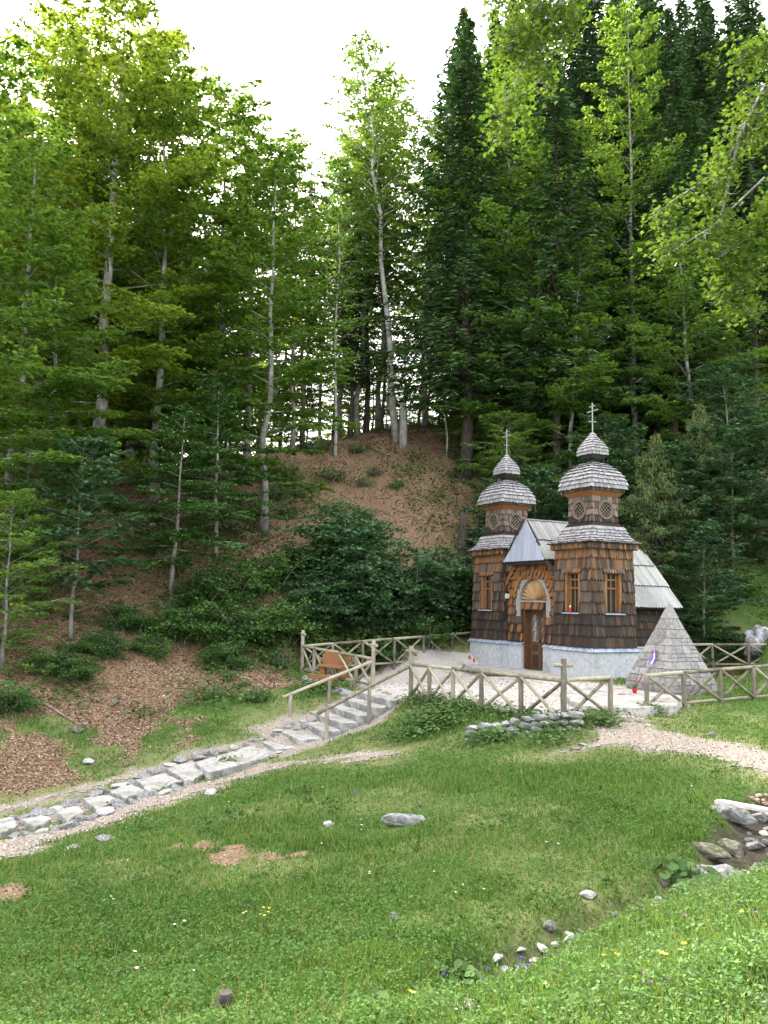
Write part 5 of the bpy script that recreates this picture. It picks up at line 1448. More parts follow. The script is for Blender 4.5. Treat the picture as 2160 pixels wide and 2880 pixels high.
plant('beech_tree', 'thin', 943, 40, 'thin grey beech pole on the ridge between two dark spruces', 'tree', GF, 1.2, top=480)
plant('spruce_tree', 'spruceB', 985, 43, 'dark sparse spruce on the crest in the sky gap', 'tree', GF, .80, top=600)
plant('spruce_tree', 'snag', 1030, 44, 'thin half bare spruce right of the sparse crest spruce', 'tree', GF, .90, top=330)
plant('beech_tree', 'leanB', 1118, 41, 'tall pale beech leaning left on the top of the knoll', 'tree', GF, .93, rz=0, top=140, wd=1.05)
plant('spruce_tree', 'spruceA', 1308, 39, 'tall spruce with a pale straight trunk right of the knoll', 'tree', GF, .95, top=55, wd=1.2)
plant('beech_tree', 'thin', 1366, 42, 'thin whitish trunk right of the straight pale spruce', 'tree', GF, 1.25, top=640)
plant('beech_tree', 'thin', 1255, 40, 'leaning sapling left of the straight pale spruce', 'tree', GF, .8)
plant('spruce_tree', 'spruceA', 1500, 45, 'dark spruce above the far tower of the chapel', 'tree', GF, 1.05, top=-60)
plant('spruce_tree', 'spruceA', 1640, 44, 'tallest dark spruce behind the near tower', 'tree', GF, 1.12, top=-180)
plant('spruce_tree', 'spruceB', 1740, 47, 'dark spruce right of the tallest one behind the near tower', 'tree', GF, 1.2, top=-60)
plant('spruce_tree', 'spruceA', 1850, 42, 'dark spruce up the slope above the larch', 'tree', GF, 1.0, top=-120)
plant('spruce_tree', 'spruceA', 2010, 44, 'dark spruce high on the right slope, half hidden by maple boughs', 'tree', GF, 1.1, top=-60)
plant('spruce_tree', 'spruceB', 2130, 40, 'dark spruce at the right edge of the slope', 'tree', GF, 1.1, top=-120)
plant('spruce_tree', 'spruceB', 1570, 38.5, 'dark spruce standing forward between the two light green beeches over the towers', 'tree', GF, top=150)
plant('spruce_tree', 'spruceA', 1900, 39, 'dark spruce standing forward right of the pale-trunked beech', 'tree', GF, top=20)
plant('beech_tree', 'beechC', 1455, 40, 'light green beech with a pointed top above the far tower', 'tree', GF, 1.05, top=235, wd=.9)
plant('beech_tree', 'beechB', 1790, 39, 'light green beech in front of the dark spruces at upper right', 'tree', GF, 1.08, top=40, wd=.72)
plant('beech_tree', 'beechC', 1600, 38, 'lower spreading beech between the two towers, up the slope', 'tree', GF, .72, top=700, wd=1.05)
plant('beech_tree', 'beechC', 1960, 37, 'spreading beech above the larch on the right slope', 'tree', GF, .85, top=620, wd=1.0)
plant('beech_tree', 'beechB', 2120, 43, 'light green beech at the top right', 'tree', GF, 1.05, top=120)
plant('beech_tree', 'lowbeech', 1430, 37, 'low young beech behind the cross of the far tower', 'tree', GF, 1.0)
plant('beech_tree', 'lowbeech', 1710, 37, 'low young beech with layered boughs behind the near tower', 'tree', GF, 1.0)
plant('fir_tree', 'fir', 480, 28, 'young fir with drooping layered boughs on the left slope', 'tree', GF, .88)
plant('fir_tree', 'fir', 606, 31, 'second young fir, behind and right of the first on the slope', 'tree', GF, .95)
plant('maple_sapling', 'maple', 200, 24.5, 'young maple with blue-green leaves and a thin stem on the left slope', 'sapling', None, 1.12)
plant('beech_sapling', 'lowbeech', 5, 22.5, 'bushy young beech at the left edge above the slab path', 'sapling', None, .8)
plant('beech_sapling', 'lowbeech', 60, 26.5, 'second bushy young beech, just up the slope from the first at the left edge', 'sapling', None, 1.0)
plant('larch_tree', 'larch', 1850, 33, 'pale green larch with hanging twigs behind the nave roof', 'tree', GF, .92)
plant('larch_tree', 'larch', 1975, 34, 'second larch right of the pale one, partly in shade', 'tree', GF, .85)
for i, (px, D, s, lb) in enumerate([(1640, 33.5, .9, 'dark blue-green maple right behind the near tower'), (1500, 34, .95, 'dark maple directly behind the nave ridge'), (1980, 31.5, .75, 'low dark maple behind the stone pyramid'), (2060, 33.2, .85, 'dark maple beside the white boulder at the right edge'),
        (2200, 33, 1.0, 'large dark maple filling the right edge above the boulder'), (1900, 33.5, .8, 'dark maple at the right end of the nave roof'), (1410, 34.5, .8, 'maple on the slope left of the far tower dome'), (1700, 35.5, 1.0, 'tall dark maple up the slope behind the near dome'), (2060, 35, 1.1, 'shaded maple high on the right slope under the spruces')]):
    plant('maple_tree', 'mapleB', px, D, lb, 'tree', GF, s)
# shrubs
GS = 'shrubs at the foot of the slope'
for i, (px, D, s, lb) in enumerate([(930, 31.5, 1.15, 'tallest dark hazel shrub in the thicket left of the chapel'), (1040, 30.8, 1.0, 'dark hazel shrub in the middle of the thicket'), (1150, 31, 1.05, 'dark hazel shrub in the thicket nearer the chapel'), (1260, 32.3, 1.05, 'dark hazel shrub beside the far tower wall'),
        (880, 29.8, .7, 'hazel shrub at the left end of the thicket'), (1000, 33, 1.1, 'hazel shrub standing a little up the slope in the thicket'), (1330, 33.5, 1.1, 'hazel shrub just behind the far tower')]):
    plant('hazel_shrub', 'shrubA', px, D, lb, 'shrub', GS, s)
bl = [(470,26.3,.8,'bright green shrub at the left tip of the thicket'),(540,26.8,.9,'bright green shrub near the left tip, second from the end'),(610,27.3,1.0,'rounded green shrub below the mottled beech'),(680,27.6,1.0,'green shrub midway between slope path and corner fence post'),
      (740,28.2,1.1,'green shrub left of the corner fence post'),(800,28.8,1.0,'green shrub directly behind the corner fence post'),(560,28.2,.9,'small bluish shrub up the slope behind the bright ones'),(650,29.2,1.1,'shrub on the slope edge under the fir boughs'),
      (760,30.4,1.1,'shrub at the foot of the tallest hazel'),(620,25.8,.6,'lowest small shrub on the leaf litter'),(290,24.2,.6,'small shrub on the leaf litter right of the maple sapling'),(215,23.0,.55,'little beech shrub in the litter below the maple sapling'),(350,25.8,.7,'dark little shrub behind the slope path'),
      (130,22.8,.5,'tiny shrub on the litter by the left edge'),(20,20.8,.55,'low leafy shrub at the left edge above the gravel'),(840,31.5,1.0,'shrub behind the left end of the far fence'),(1090,29.8,.7,'pale green shrub behind the far fence, left'),(1200,30.5,.7,'pale green shrub behind the far fence, right'),
      (2040,31.5,.9,'low shrub behind the fence right of the pyramid'),(1960,32,.8,'low shrub behind the pyramid'),(2075,32.5,.8,'low shrub by the white boulder'),(420,25.2,.5,'small round shrub beside the slope path')]
for (px, D, s, lb) in bl: plant('shrub', 'shrubB', px, D, lb, 'shrub', GS, s)
for i in range(26):
    px = random.uniform(560, 1330); D = random.uniform(33, 41)
    plant('seedling_bush', 'shrubC', px, D, 'knee-high seedling bush scattered on the leaf-covered knoll', 'shrub', 'seedling bushes on the knoll', random.uniform(.7, 1.3))
for i in range(20):
    px = random.choice([random.uniform(30, 520), random.uniform(600, 800)]); D = random.uniform(22.5, 28)
    plant('seedling_bush', 'shrubC', px, D, 'ankle-high seedling in the leaf litter of the lower left slope', 'shrub', 'seedlings on the lower slope', random.uniform(.4, .8))
# background wood, trees one cannot tell apart
rs = random.Random(5)
def filler(n, px0, px1, D0, D1, kinds, lab, grp, t0, t1, wd=1.0):
    for i in range(n):
        k = rs.choice(kinds); px = px0+(px1-px0)*(i+rs.random())/n; D = rs.uniform(D0, D1)
        plant('spruce_tree' if k in ('spruceA','spruceB','snag','spruceC') else 'beech_tree', k, px, D, lab, 'tree', grp, far=False, rz=rs.uniform(0, 6.28), top=rs.uniform(t0, t1), wd=wd*rs.uniform(.9, 1.15))
filler(8, -350, 260, 46, 56, ['spruceA','spruceB'], 'dark spruce deep in the shaded wood on the left slope', 'spruces in the left background', 250, 500)
filler(7, 250, 640, 46, 56, ['spruceA','spruceB'], 'dark spruce in the shaded wood left of the sky gap', 'spruces left of the sky gap', 450, 700)
filler(7, -200, 560, 36, 42, ['beechC','beechB'], 'mid-green beech in the crowded wood on the left slope', 'crowded beeches on the left slope', 420, 760)
filler(10, -100, 660, 40, 47, ['spruceC'], 'dark understorey spruce between trunks on the left slope', 'understorey spruces on the left', 850, 1080)
filler(9, 640, 1250, 54, 64, ['snag','tallB','tallB'], 'tree on the far side of the ridge seen against the bright sky', 'trees along the ridge skyline', 560, 820)
filler(8, 640, 1240, 50, 58, ['thin','thin','snag'], 'thin stem on the ridge crest in front of the bright sky', 'thin stems along the ridge', 760, 980)
filler(24, 1270, 2500, 56, 72, ['spruceA','spruceA','spruceB'], 'dark spruce high in the wood behind the chapel', 'spruces in the right background', -80, 260)
filler(14, 1330, 2400, 46, 56, ['spruceC','spruceB','spruceC'], 'dark understorey spruce on the steep slope behind the chapel', 'understorey spruces on the right', 620, 950)
filler(8, 1360, 2350, 42, 54, ['beechC','beechC','lowbeech'], 'light green young beech among the dark spruces behind the chapel', 'young beeches on the right slope', 380, 900)
filler(8, 660, 1300, 52, 62, ['lowbeech'], 'bright low beech thicket on the far side of the ridge', 'beech thicket behind the ridge', 980, 1120)

# broken stub and split stump
sb = base_at(1133, hd(40.5)); mb = MB(); mb.tube([(0,0,-.3),(.02,0,1.0),(.0,0,2.1),(.03,0,2.6)], [.26,.22,.20,.08], 9); mb.build('broken_trunk', BARK_P, loc=tuple(sb), label='short broken pale trunk beside the leaning beech on the knoll', cat='tree stub')
sb = base_at(1302, hd(35.5)); mb = MB(); mb.tube([(0,0,-.3),(.0,0,.6),(.02,0,1.6),(-.05,0,2.3)], [.34,.27,.22,.10], 9); mb.tube([(.25,0,-.3),(.15,0,.6),(.12,0,1.3)], [.2,.14,.05], 7); mb.build('split_stump', BARK_S, loc=tuple(sb), label='tall split stump on the knoll slope above the far tower', cat='tree stump')
sb = base_at(1285, hd(33.8)); mb = MB(); mb.tube([(0,0,-.2),(.0,0,.3),(.05,0,.75)], [.26,.22,.18], 9); mb.build('tree_stump', OLDW, loc=tuple(sb), label='low rotting stump left of the far tower dome', cat='tree stump')

# ------------------------------------------------------------------ near field maple whose boughs hang into the view
def maple_leaf_mesh(C, U, W, size, rg):
    ang = np.radians([-90, -30, -12, 18, 40, 62, 90, 118, 140, 162, 192, 210]); rad = np.array([.42, .55, .40, .95, .50, .62, 1.0, .62, .50, .95, .40, .55])
    n = len(C); L = (size*rg.uniform(.7, 1.25, n))[:, None, None]*.5
    X = (np.cos(ang)*rad)[None, :, None]; Y = (np.sin(ang)*rad)[None, :, None]
    N = np.cross(U, W)[:, None]
    V = C[:, None]+(W[:, None]*X+U[:, None]*Y+N*(np.abs(X)*-.25))*L
    return V.reshape(-1, 3), np.arange(n*12).reshape(-1, 12)
def hanging_maple():
    rg = np.random.default_rng(77)
    root = np.array([9.2, 9.5]); zr = h1(*root)
    e = empty('field_maple', (root[0], root[1], zr), 0, label='yellow-green maple whose close boughs hang into the upper right corner', cat='tree')
    t = MB(); tr = [np.array([0,0,-.3]), np.array([-.1,0,2.5]), np.array([-.3,.1,5]), np.array([-.6,.0,7.5]), np.array([-1.2,0,10])]
    t.tube(tr, [.26,.22,.18,.13,.07], 9)
    Cs = []; As = []
    def bough(wpts, r0, spread, dens, up=.0):
        P = [np.array(p, float)-np.array([root[0], root[1], zr]) for p in wpts]
        k = len(P); t.tube(P, [r0*(1-.85*i/(k-1)) for i in range(k)], 6)
        Lt = sum(np.linalg.norm(P[i+1]-P[i]) for i in range(k-1)); n = int(Lt*dens)
        for j in range(n):
            tt = .25+.75*j/n; q = interp(P, tt); a = rg.uniform(0, 6.28); L2 = spread*rg.uniform(.4, 1.1)*(1.1-.5*tt)
            d = np.array([cos(a), sin(a)*.8, rg.uniform(-.7, .25)+up]); d /= np.linalg.norm(d)
            s1 = q+d*L2*.5+(0,0,-.02); s2 = q+d*L2+(0,0,-.10*L2)
            t.tube([q, s1, s2], [.010,.006,.003], 3, cap=False)
            m = int(34*L2)+14; u = rg.uniform(.25, 1.1, m); C = q+(s2-q)*u[:, None]+rg.normal(0, .09, (m, 3)); Cs.append(C); As.append(np.tile(d, (m, 1))+rg.normal(0, .8, (m, 3)))
    def W(px, py, D): return atD(px, py, D)
    T1 = tr[2]+np.array([root[0], root[1], zr]); T2 = tr[3]+np.array([root[0], root[1], zr]); T3 = tr[4]+np.array([root[0], root[1], zr])
    bough([T1, W(2350,330,9.6), W(2150,240,9.4), W(2070,400,9.2), W(1985,560,9.0)], .045, .40, 9)
    bough([W(2080,380,9.2), W(2030,600,9.1), W(2050,760,9.0), W(2100,900,9.0)], .02, .42, 11)
    bough([W(2010,490,9.1), W(1900,560,9.2), W(1820,620,9.3)], .016, .34, 11)
    bough([W(2150,500,9.2), W(2000,640,8.9), W(1900,700,8.8), W(1860,690,8.8)], .014, .38, 12)
    bough([T1, W(2300,620,9.3), W(2170,640,9.1), W(2080,780,8.9), W(2040,840,8.8)], .03, .40, 11)
    bough([T2, W(2400,60,9.6), W(2200,100,9.4), W(2060,170,9.3)], .03, .42, 11)
    bough([T1, W(2300,420,9.0), W(2140,640,8.9), W(2030,720,8.7)], .02, .40, 11)
    bough([T3, W(2300,-400,9.8), W(1800,-260,9.6), W(1560,-60,9.3), W(1480,60,9.0), W(1430,150,8.9)], .05, .50, 9)
    bough([W(1800,-260,9.6), W(1640,-80,9.4), W(1560,40,9.2), W(1580,110,9.1)], .02, .42, 11)
    bough([W(1560,-60,9.3), W(1420,-40,9.2), W(1400,20,9.1)], .015, .40, 11)
    bough([W(1640,-80,9.4), W(1520,80,9.1), W(1450,230,8.9), W(1410,330,8.8), W(1400,400,8.8)], .016, .34, 9)
    bough([W(1560,-60,9.3), W(1500,60,9.2), W(1540,160,9.1), W(1500,260,9.0)], .014, .34, 8)
    t.build('trunk', BARK_B, e)
    C = np.concatenate(Cs); A = np.concatenate(As); U, Wd = leafframe(len(C), rg, .55, A)
    V, F = maple_leaf_mesh(C, U, Wd, .09, rg)
    meshobj('crown', np_mesh('crown', V, F, L_OVER), e)
hanging_maple()

# ------------------------------------------------------------------ ground cover
def polar(n, r0, r1, a0=-31, a1=31, k=2.0, rg=RNG):
    """random ground points, denser near the camera"""
    u = rg.random(n); r = r0*(r1/r0)**u; a = np.radians(rg.uniform(a0, a1, n))
    return r*np.sin(a), r*np.cos(a), r
def blades(x, y, z, r, h, w, rg, spread=.45):
    n = len(x); a = rg.uniform(0, 2*pi, n); L = rg.uniform(.0, spread, n)*h*1.4; b = rg.uniform(0, 2*pi, n)
    S = np.c_[np.cos(a), np.sin(a), np.zeros(n)]*(w/2)[:, None]; B = np.c_[x, y, z]
    D = np.c_[np.cos(b)*L, np.sin(b)*L, h]
    V = np.stack([B-S, B+S, B+D*.55*[1, 1, 1.12]+S*.8, B+D, B+D*.55*[1, 1, 1.12]-S*.8], 1).reshape(-1, 3)
    return V, np.arange(n*5).reshape(-1, 5)
def clear_of_rocks(x, y, f=.75):
    ok = np.ones(len(x), bool)
    for rx, ry, sz in ROCKS:
        d = np.hypot(rx, ry); ux, uy = rx/d, ry/d
        cx, cy = rx-ux*sz*.45, ry-uy*sz*.45
        ok &= np.hypot(x-cx, y-cy) > sz*f
    return ok
def meadow():
    rg = np.random.default_rng(3)
    x, y, r = polar(430000, 2.3, 34, rg=rg); g, l, u, d = masks(x, y)
    ok = (g+rg.uniform(-.2, .2, len(x)) < .35) & (l+rg.uniform(-.3, .3, len(x)) < .5) & (u < .5) & (rg.random(len(x)) > d*.55)
    for a_, b_ in ((pv1, 0), (pv2, 0)): pass
    ok &= (sdpoly(x, y, STAIR) > .05) & (dline(x, y, SLABL, [.38]*9) > 0)
    ok &= clear_of_rocks(x, y, .5)
    x, y, r, d = x[ok], y[ok], r[ok], d[ok]; z = H(x, y)-.005
    tall = fbm(x*.8, y*.8, 91, 2); h = (.022+.034*sstep(.4, .7, tall))*(1.15-.5*d)*rg.uniform(.5, 1.5, len(x))+.0008*r
    h = h*(.75+.5*sstep(.42, .72, fbm(x*1.6+5, y*1.6, 15, 3)))
    weedy = (1-sstep(.2, .9, np.abs(dline(x, y, [p[:2] for p in front[:7]], [.1]*8))))
    h = h*(1+1.6*weedy)*(.6+.4*sstep(3, 7, r))*(1+.3*sstep(.5, .75, fbm(x*3, y*3, 12, 2)))
    V, F = blades(x, y, z, r, h, .0022+.0013*r, rg)
    meshobj('grass', np_mesh('grass', V, F, L_GRASS), label='short green grass covering the sloping meadow', cat='grass', kind='stuff')
    x, y, r = polar(330000, 2.5, 22, rg=rg); g, l, u, d = masks(x, y); pt = fbm(x*.7+9, y*.7, 44, 3)
    near = 1-sstep(6.5, 12, y-x*.5)
    ok = (g < .25) & (l < .35) & (u < .75) & (rg.random(len(x)) < sstep(.42, .60, pt)*.6+near*.7+.12) & (rg.random(len(x)) > d*.8)
    ok &= clear_of_rocks(x, y, .55)
    x, y, r, near = x[ok], y[ok], r[ok], near[ok]; n = len(x); z = H(x, y)+rg.uniform(.0, .085, n)*(.5+fbm(x*2.2, y*2.2, 61, 2)*1.1)*(1+near*.6)+.001*r
    U, W = leafframe(n, rg, .7); V, F = quads(np.c_[x, y, z], U, W, .008+.0019*r+.004*near, .8, rg=rg)
    meshobj('clover', np_mesh('clover', V, F, L_CLOV), label='low clover and small broad leaves among the meadow grass', cat='ground cover', kind='stuff')
meadow()
def meadow_weeds():
    rg = np.random.default_rng(12); x, y, r = polar(2600, 2.8, 15, rg=rg); g, l, u, d = masks(x, y)
    ok = (g < .15) & (l < .3) & (u < .4) & (rg.random(len(x)) < sstep(.40, .62, fbm(x*.55+2, y*.55, 66, 3))*.85+.12*(1-sstep(6, 9, r))) & clear_of_rocks(x, y, .8)
    x, y, r = x[ok], y[ok], r[ok]; k = 18; hgt = np.repeat(rg.uniform(.04, .16, len(x)), k); sp = np.repeat(rg.uniform(.03, .10, len(x)), k); n = len(hgt)
    X = np.repeat(x, k)+rg.normal(0, 1, n)*sp; Y = np.repeat(y, k)+rg.normal(0, 1, n)*sp; Z = H(X, Y)+hgt*rg.uniform(.1, 1, n)
    U, W = leafframe(n, rg, .9); sz = (.016+.0022*np.repeat(r, k))*np.repeat(rg.uniform(.6, 1.8, len(x)), k)
    V, F = quads(np.c_[X, Y, Z], U, W, sz, .55, rg=rg)
    meshobj('meadow_weeds', np_mesh('meadow_weeds', V, F, [L_WEED]), label='tufts of darker leafy weeds standing in the meadow grass', cat='weeds', kind='stuff')
    x, y, r = polar(5200, 2.8, 15, rg=rg); g, l, u, d = masks(x, y); ok = (g < .2) & (l < .3) & (u < .4) & clear_of_rocks(x, y, .8); x, y, r = x[ok], y[ok], r[ok]
    V, F = blades(x, y, H(x, y), r, rg.uniform(.08, .22, len(x)), .0012+.0007*r, rg, .7)
    meshobj('dry_stalks', np_mesh('dry_stalks', V, F, [L_STRAW]), label='thin straw-coloured stalks scattered through the meadow', cat='dry grass', kind='stuff')
L_WEED = M_leaf('weed_leaf', (.030,.070,.018), (.055,.115,.028), (.10,.17,.05), trans=.25, objvar=0, gloss=.15)
L_STRAW = M_leaf('straw_blade', (.12,.14,.05), (.22,.21,.10), (.36,.31,.18), trans=.2, objvar=0, gloss=.1)
meadow_weeds()
def litter():
    rg = np.random.default_rng(4)
    n = 320000; u = rg.random(n); r = 14*(52/14)**u; a = np.radians(rg.uniform(-32, 12, n)); x = r*np.sin(a); y = r*np.cos(a)
    g, l, gu, d = masks(x, y); ok = l+rg.uniform(-.3, .3, n) > .5; x, y, r = x[ok], y[ok], r[ok]; z = H(x, y)+rg.uniform(.0, .03, len(x))
    U, W = leafframe(len(x), rg, .5); V, F = quads(np.c_[x, y, z], U, W, .03+.0013*r, .7, rg=rg)
    x, y, r = polar(30000, 5, 12, rg=rg); l = masks(x, y)[1]; ok = l > .45; x, y, r = x[ok], y[ok], r[ok]
    U, W = leafframe(len(x), rg, .5); V2, F2 = quads(np.c_[x, y, H(x, y)+.01], U, W, .032, .6, rg=rg)
    meshobj('leaf_litter', np_mesh('leaf_litter', np.r_[V, V2], np.r_[F, F2+len(V)], L_LIT), label='russet fallen beech leaves carpeting the slope', cat='leaf litter', kind='stuff')
    # pebbles on the gravel
    x, y, r = polar(60000, 11, 32, rg=rg); g = masks(x, y)[0]; ok = g+rg.uniform(-.2, .2, len(x)) > .5; x, y, r = x[ok], y[ok], r[ok]
    U, W = leafframe(len(x), rg, .6); V, F = quads(np.c_[x, y, H(x, y)+.018], U, W, .018+.0011*r, .85, rg=rg)
    meshobj('gravel_chips', np_mesh('gravel_chips', V, F, M_surface('gravel_chip', [(.2, (.20,.17,.14)), (.5, (.36,.32,.27)), (.8, (.54,.50,.45))], scale=2, bump=0, island=.9)), label='pale loose gravel chips on the paths and terrace', cat='gravel', kind='stuff')
litter()
def undergrowth():
    rg = np.random.default_rng(6); Cs = []
    n = 13000
    px = rg.uniform(-200, 2400, n)
    x = rg.uniform(-20, 24, n); y = rg.uniform(22, 56, n)
    l = masks(x, y)[1]; patch = fbm(x*.45+3, y*.45, 77, 3); right = sstep(2, 9, x-.12*(y-30))
    ok = (terr_in(x, y) < .05) & (np.hypot(x-9.2, y-30) > 2) & ((rg.random(n) < sstep(.44, .58, patch+.10*sstep(.5, .7, vnoise(x*1.1, y*1.1, 5)))*.9) | (rg.random(n) < right*.9)) & (sdpoly(x, y, TERR) > .5)
    ok &= ~((x > 3.0) & (x < 12.2) & (y > 24) & (y < 33.5))
    x, y = x[ok], y[ok]; k = 16
    X = (x[:, None]+rg.normal(0, .28, (len(x), k))).ravel(); Y = (y[:, None]+rg.normal(0, .28, (len(x), k))).ravel()
    Z = H(X, Y)+np.repeat(rg.uniform(.06, .45, len(x)), k)*rg.uniform(.2, 1.1, len(X)); U, W = leafframe(len(X), rg, .5)
    V, F = quads(np.c_[X, Y, Z], U, W, .13, .75, rg=rg)
    meshobj('undergrowth', np_mesh('undergrowth', V, F, L_SHRUB), label='low leafy undergrowth spreading over the wooded slope', cat='undergrowth', kind='stuff')
    # broad leaved weeds behind the far fence and along the front fence and wall
    n = 9000; t = rg.random(n); A = np.array(far[0][:2]); B = np.array(far[-1][:2]); P = A+(B-A)*t[:, None]+np.c_[-.12*np.ones(n), np.ones(n)]*rg.uniform(.3, 3.2, n)[:, None]
    P2 = []
    for a, b in zip(front[:-1], front[1:]):
        m = 420; t2 = rg.random(m); q = np.array(a[:2])+(np.array(b[:2])-np.array(a[:2]))*t2[:, None]+rg.normal(0, .22, (m, 2))+[.0, -.12]; P2.append(q)
    for c, rad, m in ((hit(1190,2050), .9, 1400), (hit(900,1940), .8, 900), (hit(1700,2040), .35, 260), (hit(1830,2010), .35, 420), (hit(1370,2085), .6, 500), (hit(1560,2085), .7, 350), (hit(640,2160), .3, 160), (hit(1230,2030), .8, 900)):
        P2.append(c[:2]+rg.normal(0, rad*.5, (m, 2)))
    P2 = np.concatenate(P2)
    Z = H(P[:, 0], P[:, 1])+rg.uniform(.05, .75, n); Z2 = H(P2[:, 0], P2[:, 1])+rg.uniform(.02, .24, len(P2))
    C = np.r_[np.c_[P, Z], np.c_[P2, Z2]]; U, W = leafframe(len(C), rg, .4)
    V, F = quads(C, U, W, np.r_[np.full(n, .20), np.full(len(P2), .085)], .85, rg=rg)
    meshobj('broad_leaved_weeds', np_mesh('broad_leaved_weeds', V, F, L_HERB), label='broad-leaved weeds along the fences and the dry-stone wall', cat='weeds', kind='stuff')
    # herbs on the near bank
    x, y, r = polar(170000, 2.2, 8.5, -8, 33, rg=rg); dg = dline(x, y, GULLY, [.12]*9); side = sstep(-.1, .5, (np.interp(x, [p[0] for p in GULLY], [p[1] for p in GULLY])-y))
    ok = (rg.random(len(x)) < side*(.25+.9*sstep(.35, .6, fbm(x*1.7, y*1.7, 18, 3)))) & (x > .2) & (dg > .22) & clear_of_rocks(x, y, .8); x, y, r = x[ok], y[ok], r[ok]; n = len(x)
    z = H(x, y)+rg.uniform(.0, .20, n)*(.5+fbm(x*2, y*2, 8, 2)); U, W = leafframe(n, rg, .8)
    V, F = quads(np.c_[x, y, z], U, W, (.008+.0021*r)*rg.choice([.7, 1, 1.7], n), .5, rg=rg)
    xb, yb, rb_ = polar(16000, 2.2, 8, -8, 33, rg=rg); sb_ = sstep(-.1, .5, (np.interp(xb, [p[0] for p in GULLY], [p[1] for p in GULLY])-yb)); ok = (rg.random(len(xb)) < sb_) & (xb > .2) & (dline(xb, yb, GULLY, [.12]*9) > .2) & clear_of_rocks(xb, yb, .8)
    xb, yb, rb_ = xb[ok], yb[ok], rb_[ok]; VB, FB = blades(xb, yb, H(xb, yb), rb_, rg.uniform(.08, .24, len(xb)), .0018+.0009*rb_, rg, .5)
    meshobj('bank_grass', np_mesh('bank_grass', VB, FB, L_GRASS), label='tall thin grass blades rising from the herbs of the near bank', cat='grass', kind='stuff')
    meshobj('bank_herbs', np_mesh('bank_herbs', V, F, L_HERB), label='taller pale green herbs on the near bank at lower right', cat='herbs', kind='stuff')
undergrowth()

# round-leaved plants at the gully
def disc_plant(px, py, n, rad, leafr, label, seed, hgt=.22):
    rg = np.random.default_rng(seed); p = hit(px, py); e = empty('butterbur', tuple(p), 0, label=label, cat='plant', group='big-leaved plants by the gully')
    lv = MB(); stm = MB()
    for i in range(n):
        a = rg.uniform(0, 6.28); d = rad*sqrt(rg.random()); c = np.array([cos(a)*d, sin(a)*d, hgt*rg.uniform(.45, 1.1)*(1-.4*d/rad)]); R = leafr*rg.uniform(.6, 1.15)
        nx = rg.normal(0, .35, 2)+np.array([cos(a), sin(a)])*.25+np.array([0, -.25]); N = unit(np.array([nx[0], nx[1], 1.])); b = rg.uniform(0, 6.28)
        U = unit(np.cross(N, [cos(b), sin(b), .1])); W = np.cross(N, U); m = 12
        ring_ = [c+(U*cos(2*pi*k/m)+W*sin(2*pi*k/m))*R*(1+.07*sin(k*2.7)-(.45 if k == 0 else 0))-N*R*.0+N*R*.16*(1 if k % 2 else .6) for k in range(m)]
        lv.add([c]+ring_, [(0, 1+k, 1+(k+1) % m) for k in range(m)], 0, True); stm.tube([(cos(a)*d*.3, sin(a)*d*.3, -.03), c], [.006, .004], 4, cap=False)
    lv.build('leaves', L_HERB, e); stm.build('stalks', L_HERB, e)
disc_plant(1925, 2500, 46, .34, .062, 'clump of big round leaves beside the dark rock at the gully', 1, .30)
disc_plant(1280, 2790, 30, .22, .05, 'clump of big bluish leaves left of the purple bellflowers', 2, .2)
disc_plant(1040, 2866, 22, .18, .045, 'clump of big scalloped leaves at the bottom edge of the view', 3, .14)
disc_plant(2120, 2230, 10, .25, .04, 'low clump of leaves behind the plank', 4, .1) if False else None
disc_plant(1395, 2080, 24, .28, .07, 'clump of rhubarb-like leaves at the foot of the dry-stone wall', 5, .25)

# flowers
YEL = M_surface('yellow_petal', [(.3, (.6,.36,.01)), (.7, (.75,.5,.02))], rough=.5, bump=0); WHP = M_surface('white_petal', [(.3, (.65,.65,.62)), (.7, (.8,.8,.78))], rough=.5, bump=0)
PUR = M_surface('violet_petal', [(.3, (.14,.06,.45)), (.7, (.26,.12,.62))], rough=.5, bump=0); PNK = M_surface('pink_petal', [(.3, (.32,.06,.28)), (.7, (.5,.14,.42))], rough=.5, bump=0)
def flower_kind(m, n, rad, cup, stem):
    a = MB(); a.tube([(0,0,-.02),(.008,.004,stem*.5),(0,0,stem)], .0022, 4, cap=False)
    b = MB(); 
    for k in range(n):
        t = 2*pi*k/n; w = pi/n*.9
        b.add([(0,0,stem), (rad*.7*cos(t-w), rad*.7*sin(t-w), stem+cup*.7), (rad*cos(t), rad*sin(t), stem+cup), (rad*.7*cos(t+w), rad*.7*sin(t+w), stem+cup*.7)], [(0,1,2,3)])
    b.add([(rad*.25*cos(2*pi*k/6), rad*.25*sin(2*pi*k/6), stem+.004) for k in range(6)], [tuple(range(6))])
    return a.mesh('stem', L_HERB), b.mesh('blossom', m)
FK = {'y': flower_kind(YEL, 5, .014, .006, .16), 'w': flower_kind(WHP, 9, .018, .002, .12), 'v': flower_kind(PUR, 5, .013, .026, .26), 'p': flower_kind(PNK, 8, .013, .016, .17)}
FN = {'y': ('buttercup', 'yellow buttercup on a thin stem in the lower meadow', 'yellow buttercups'), 'w': ('daisy', 'white daisy-like flower dotted in the meadow grass', 'white meadow flowers'),
      'v': ('bellflower', 'violet bellflower at the bottom edge of the meadow', 'violet bellflowers'), 'p': ('clover_flower', 'pinkish clover head on the near bank', 'pink clover heads')}
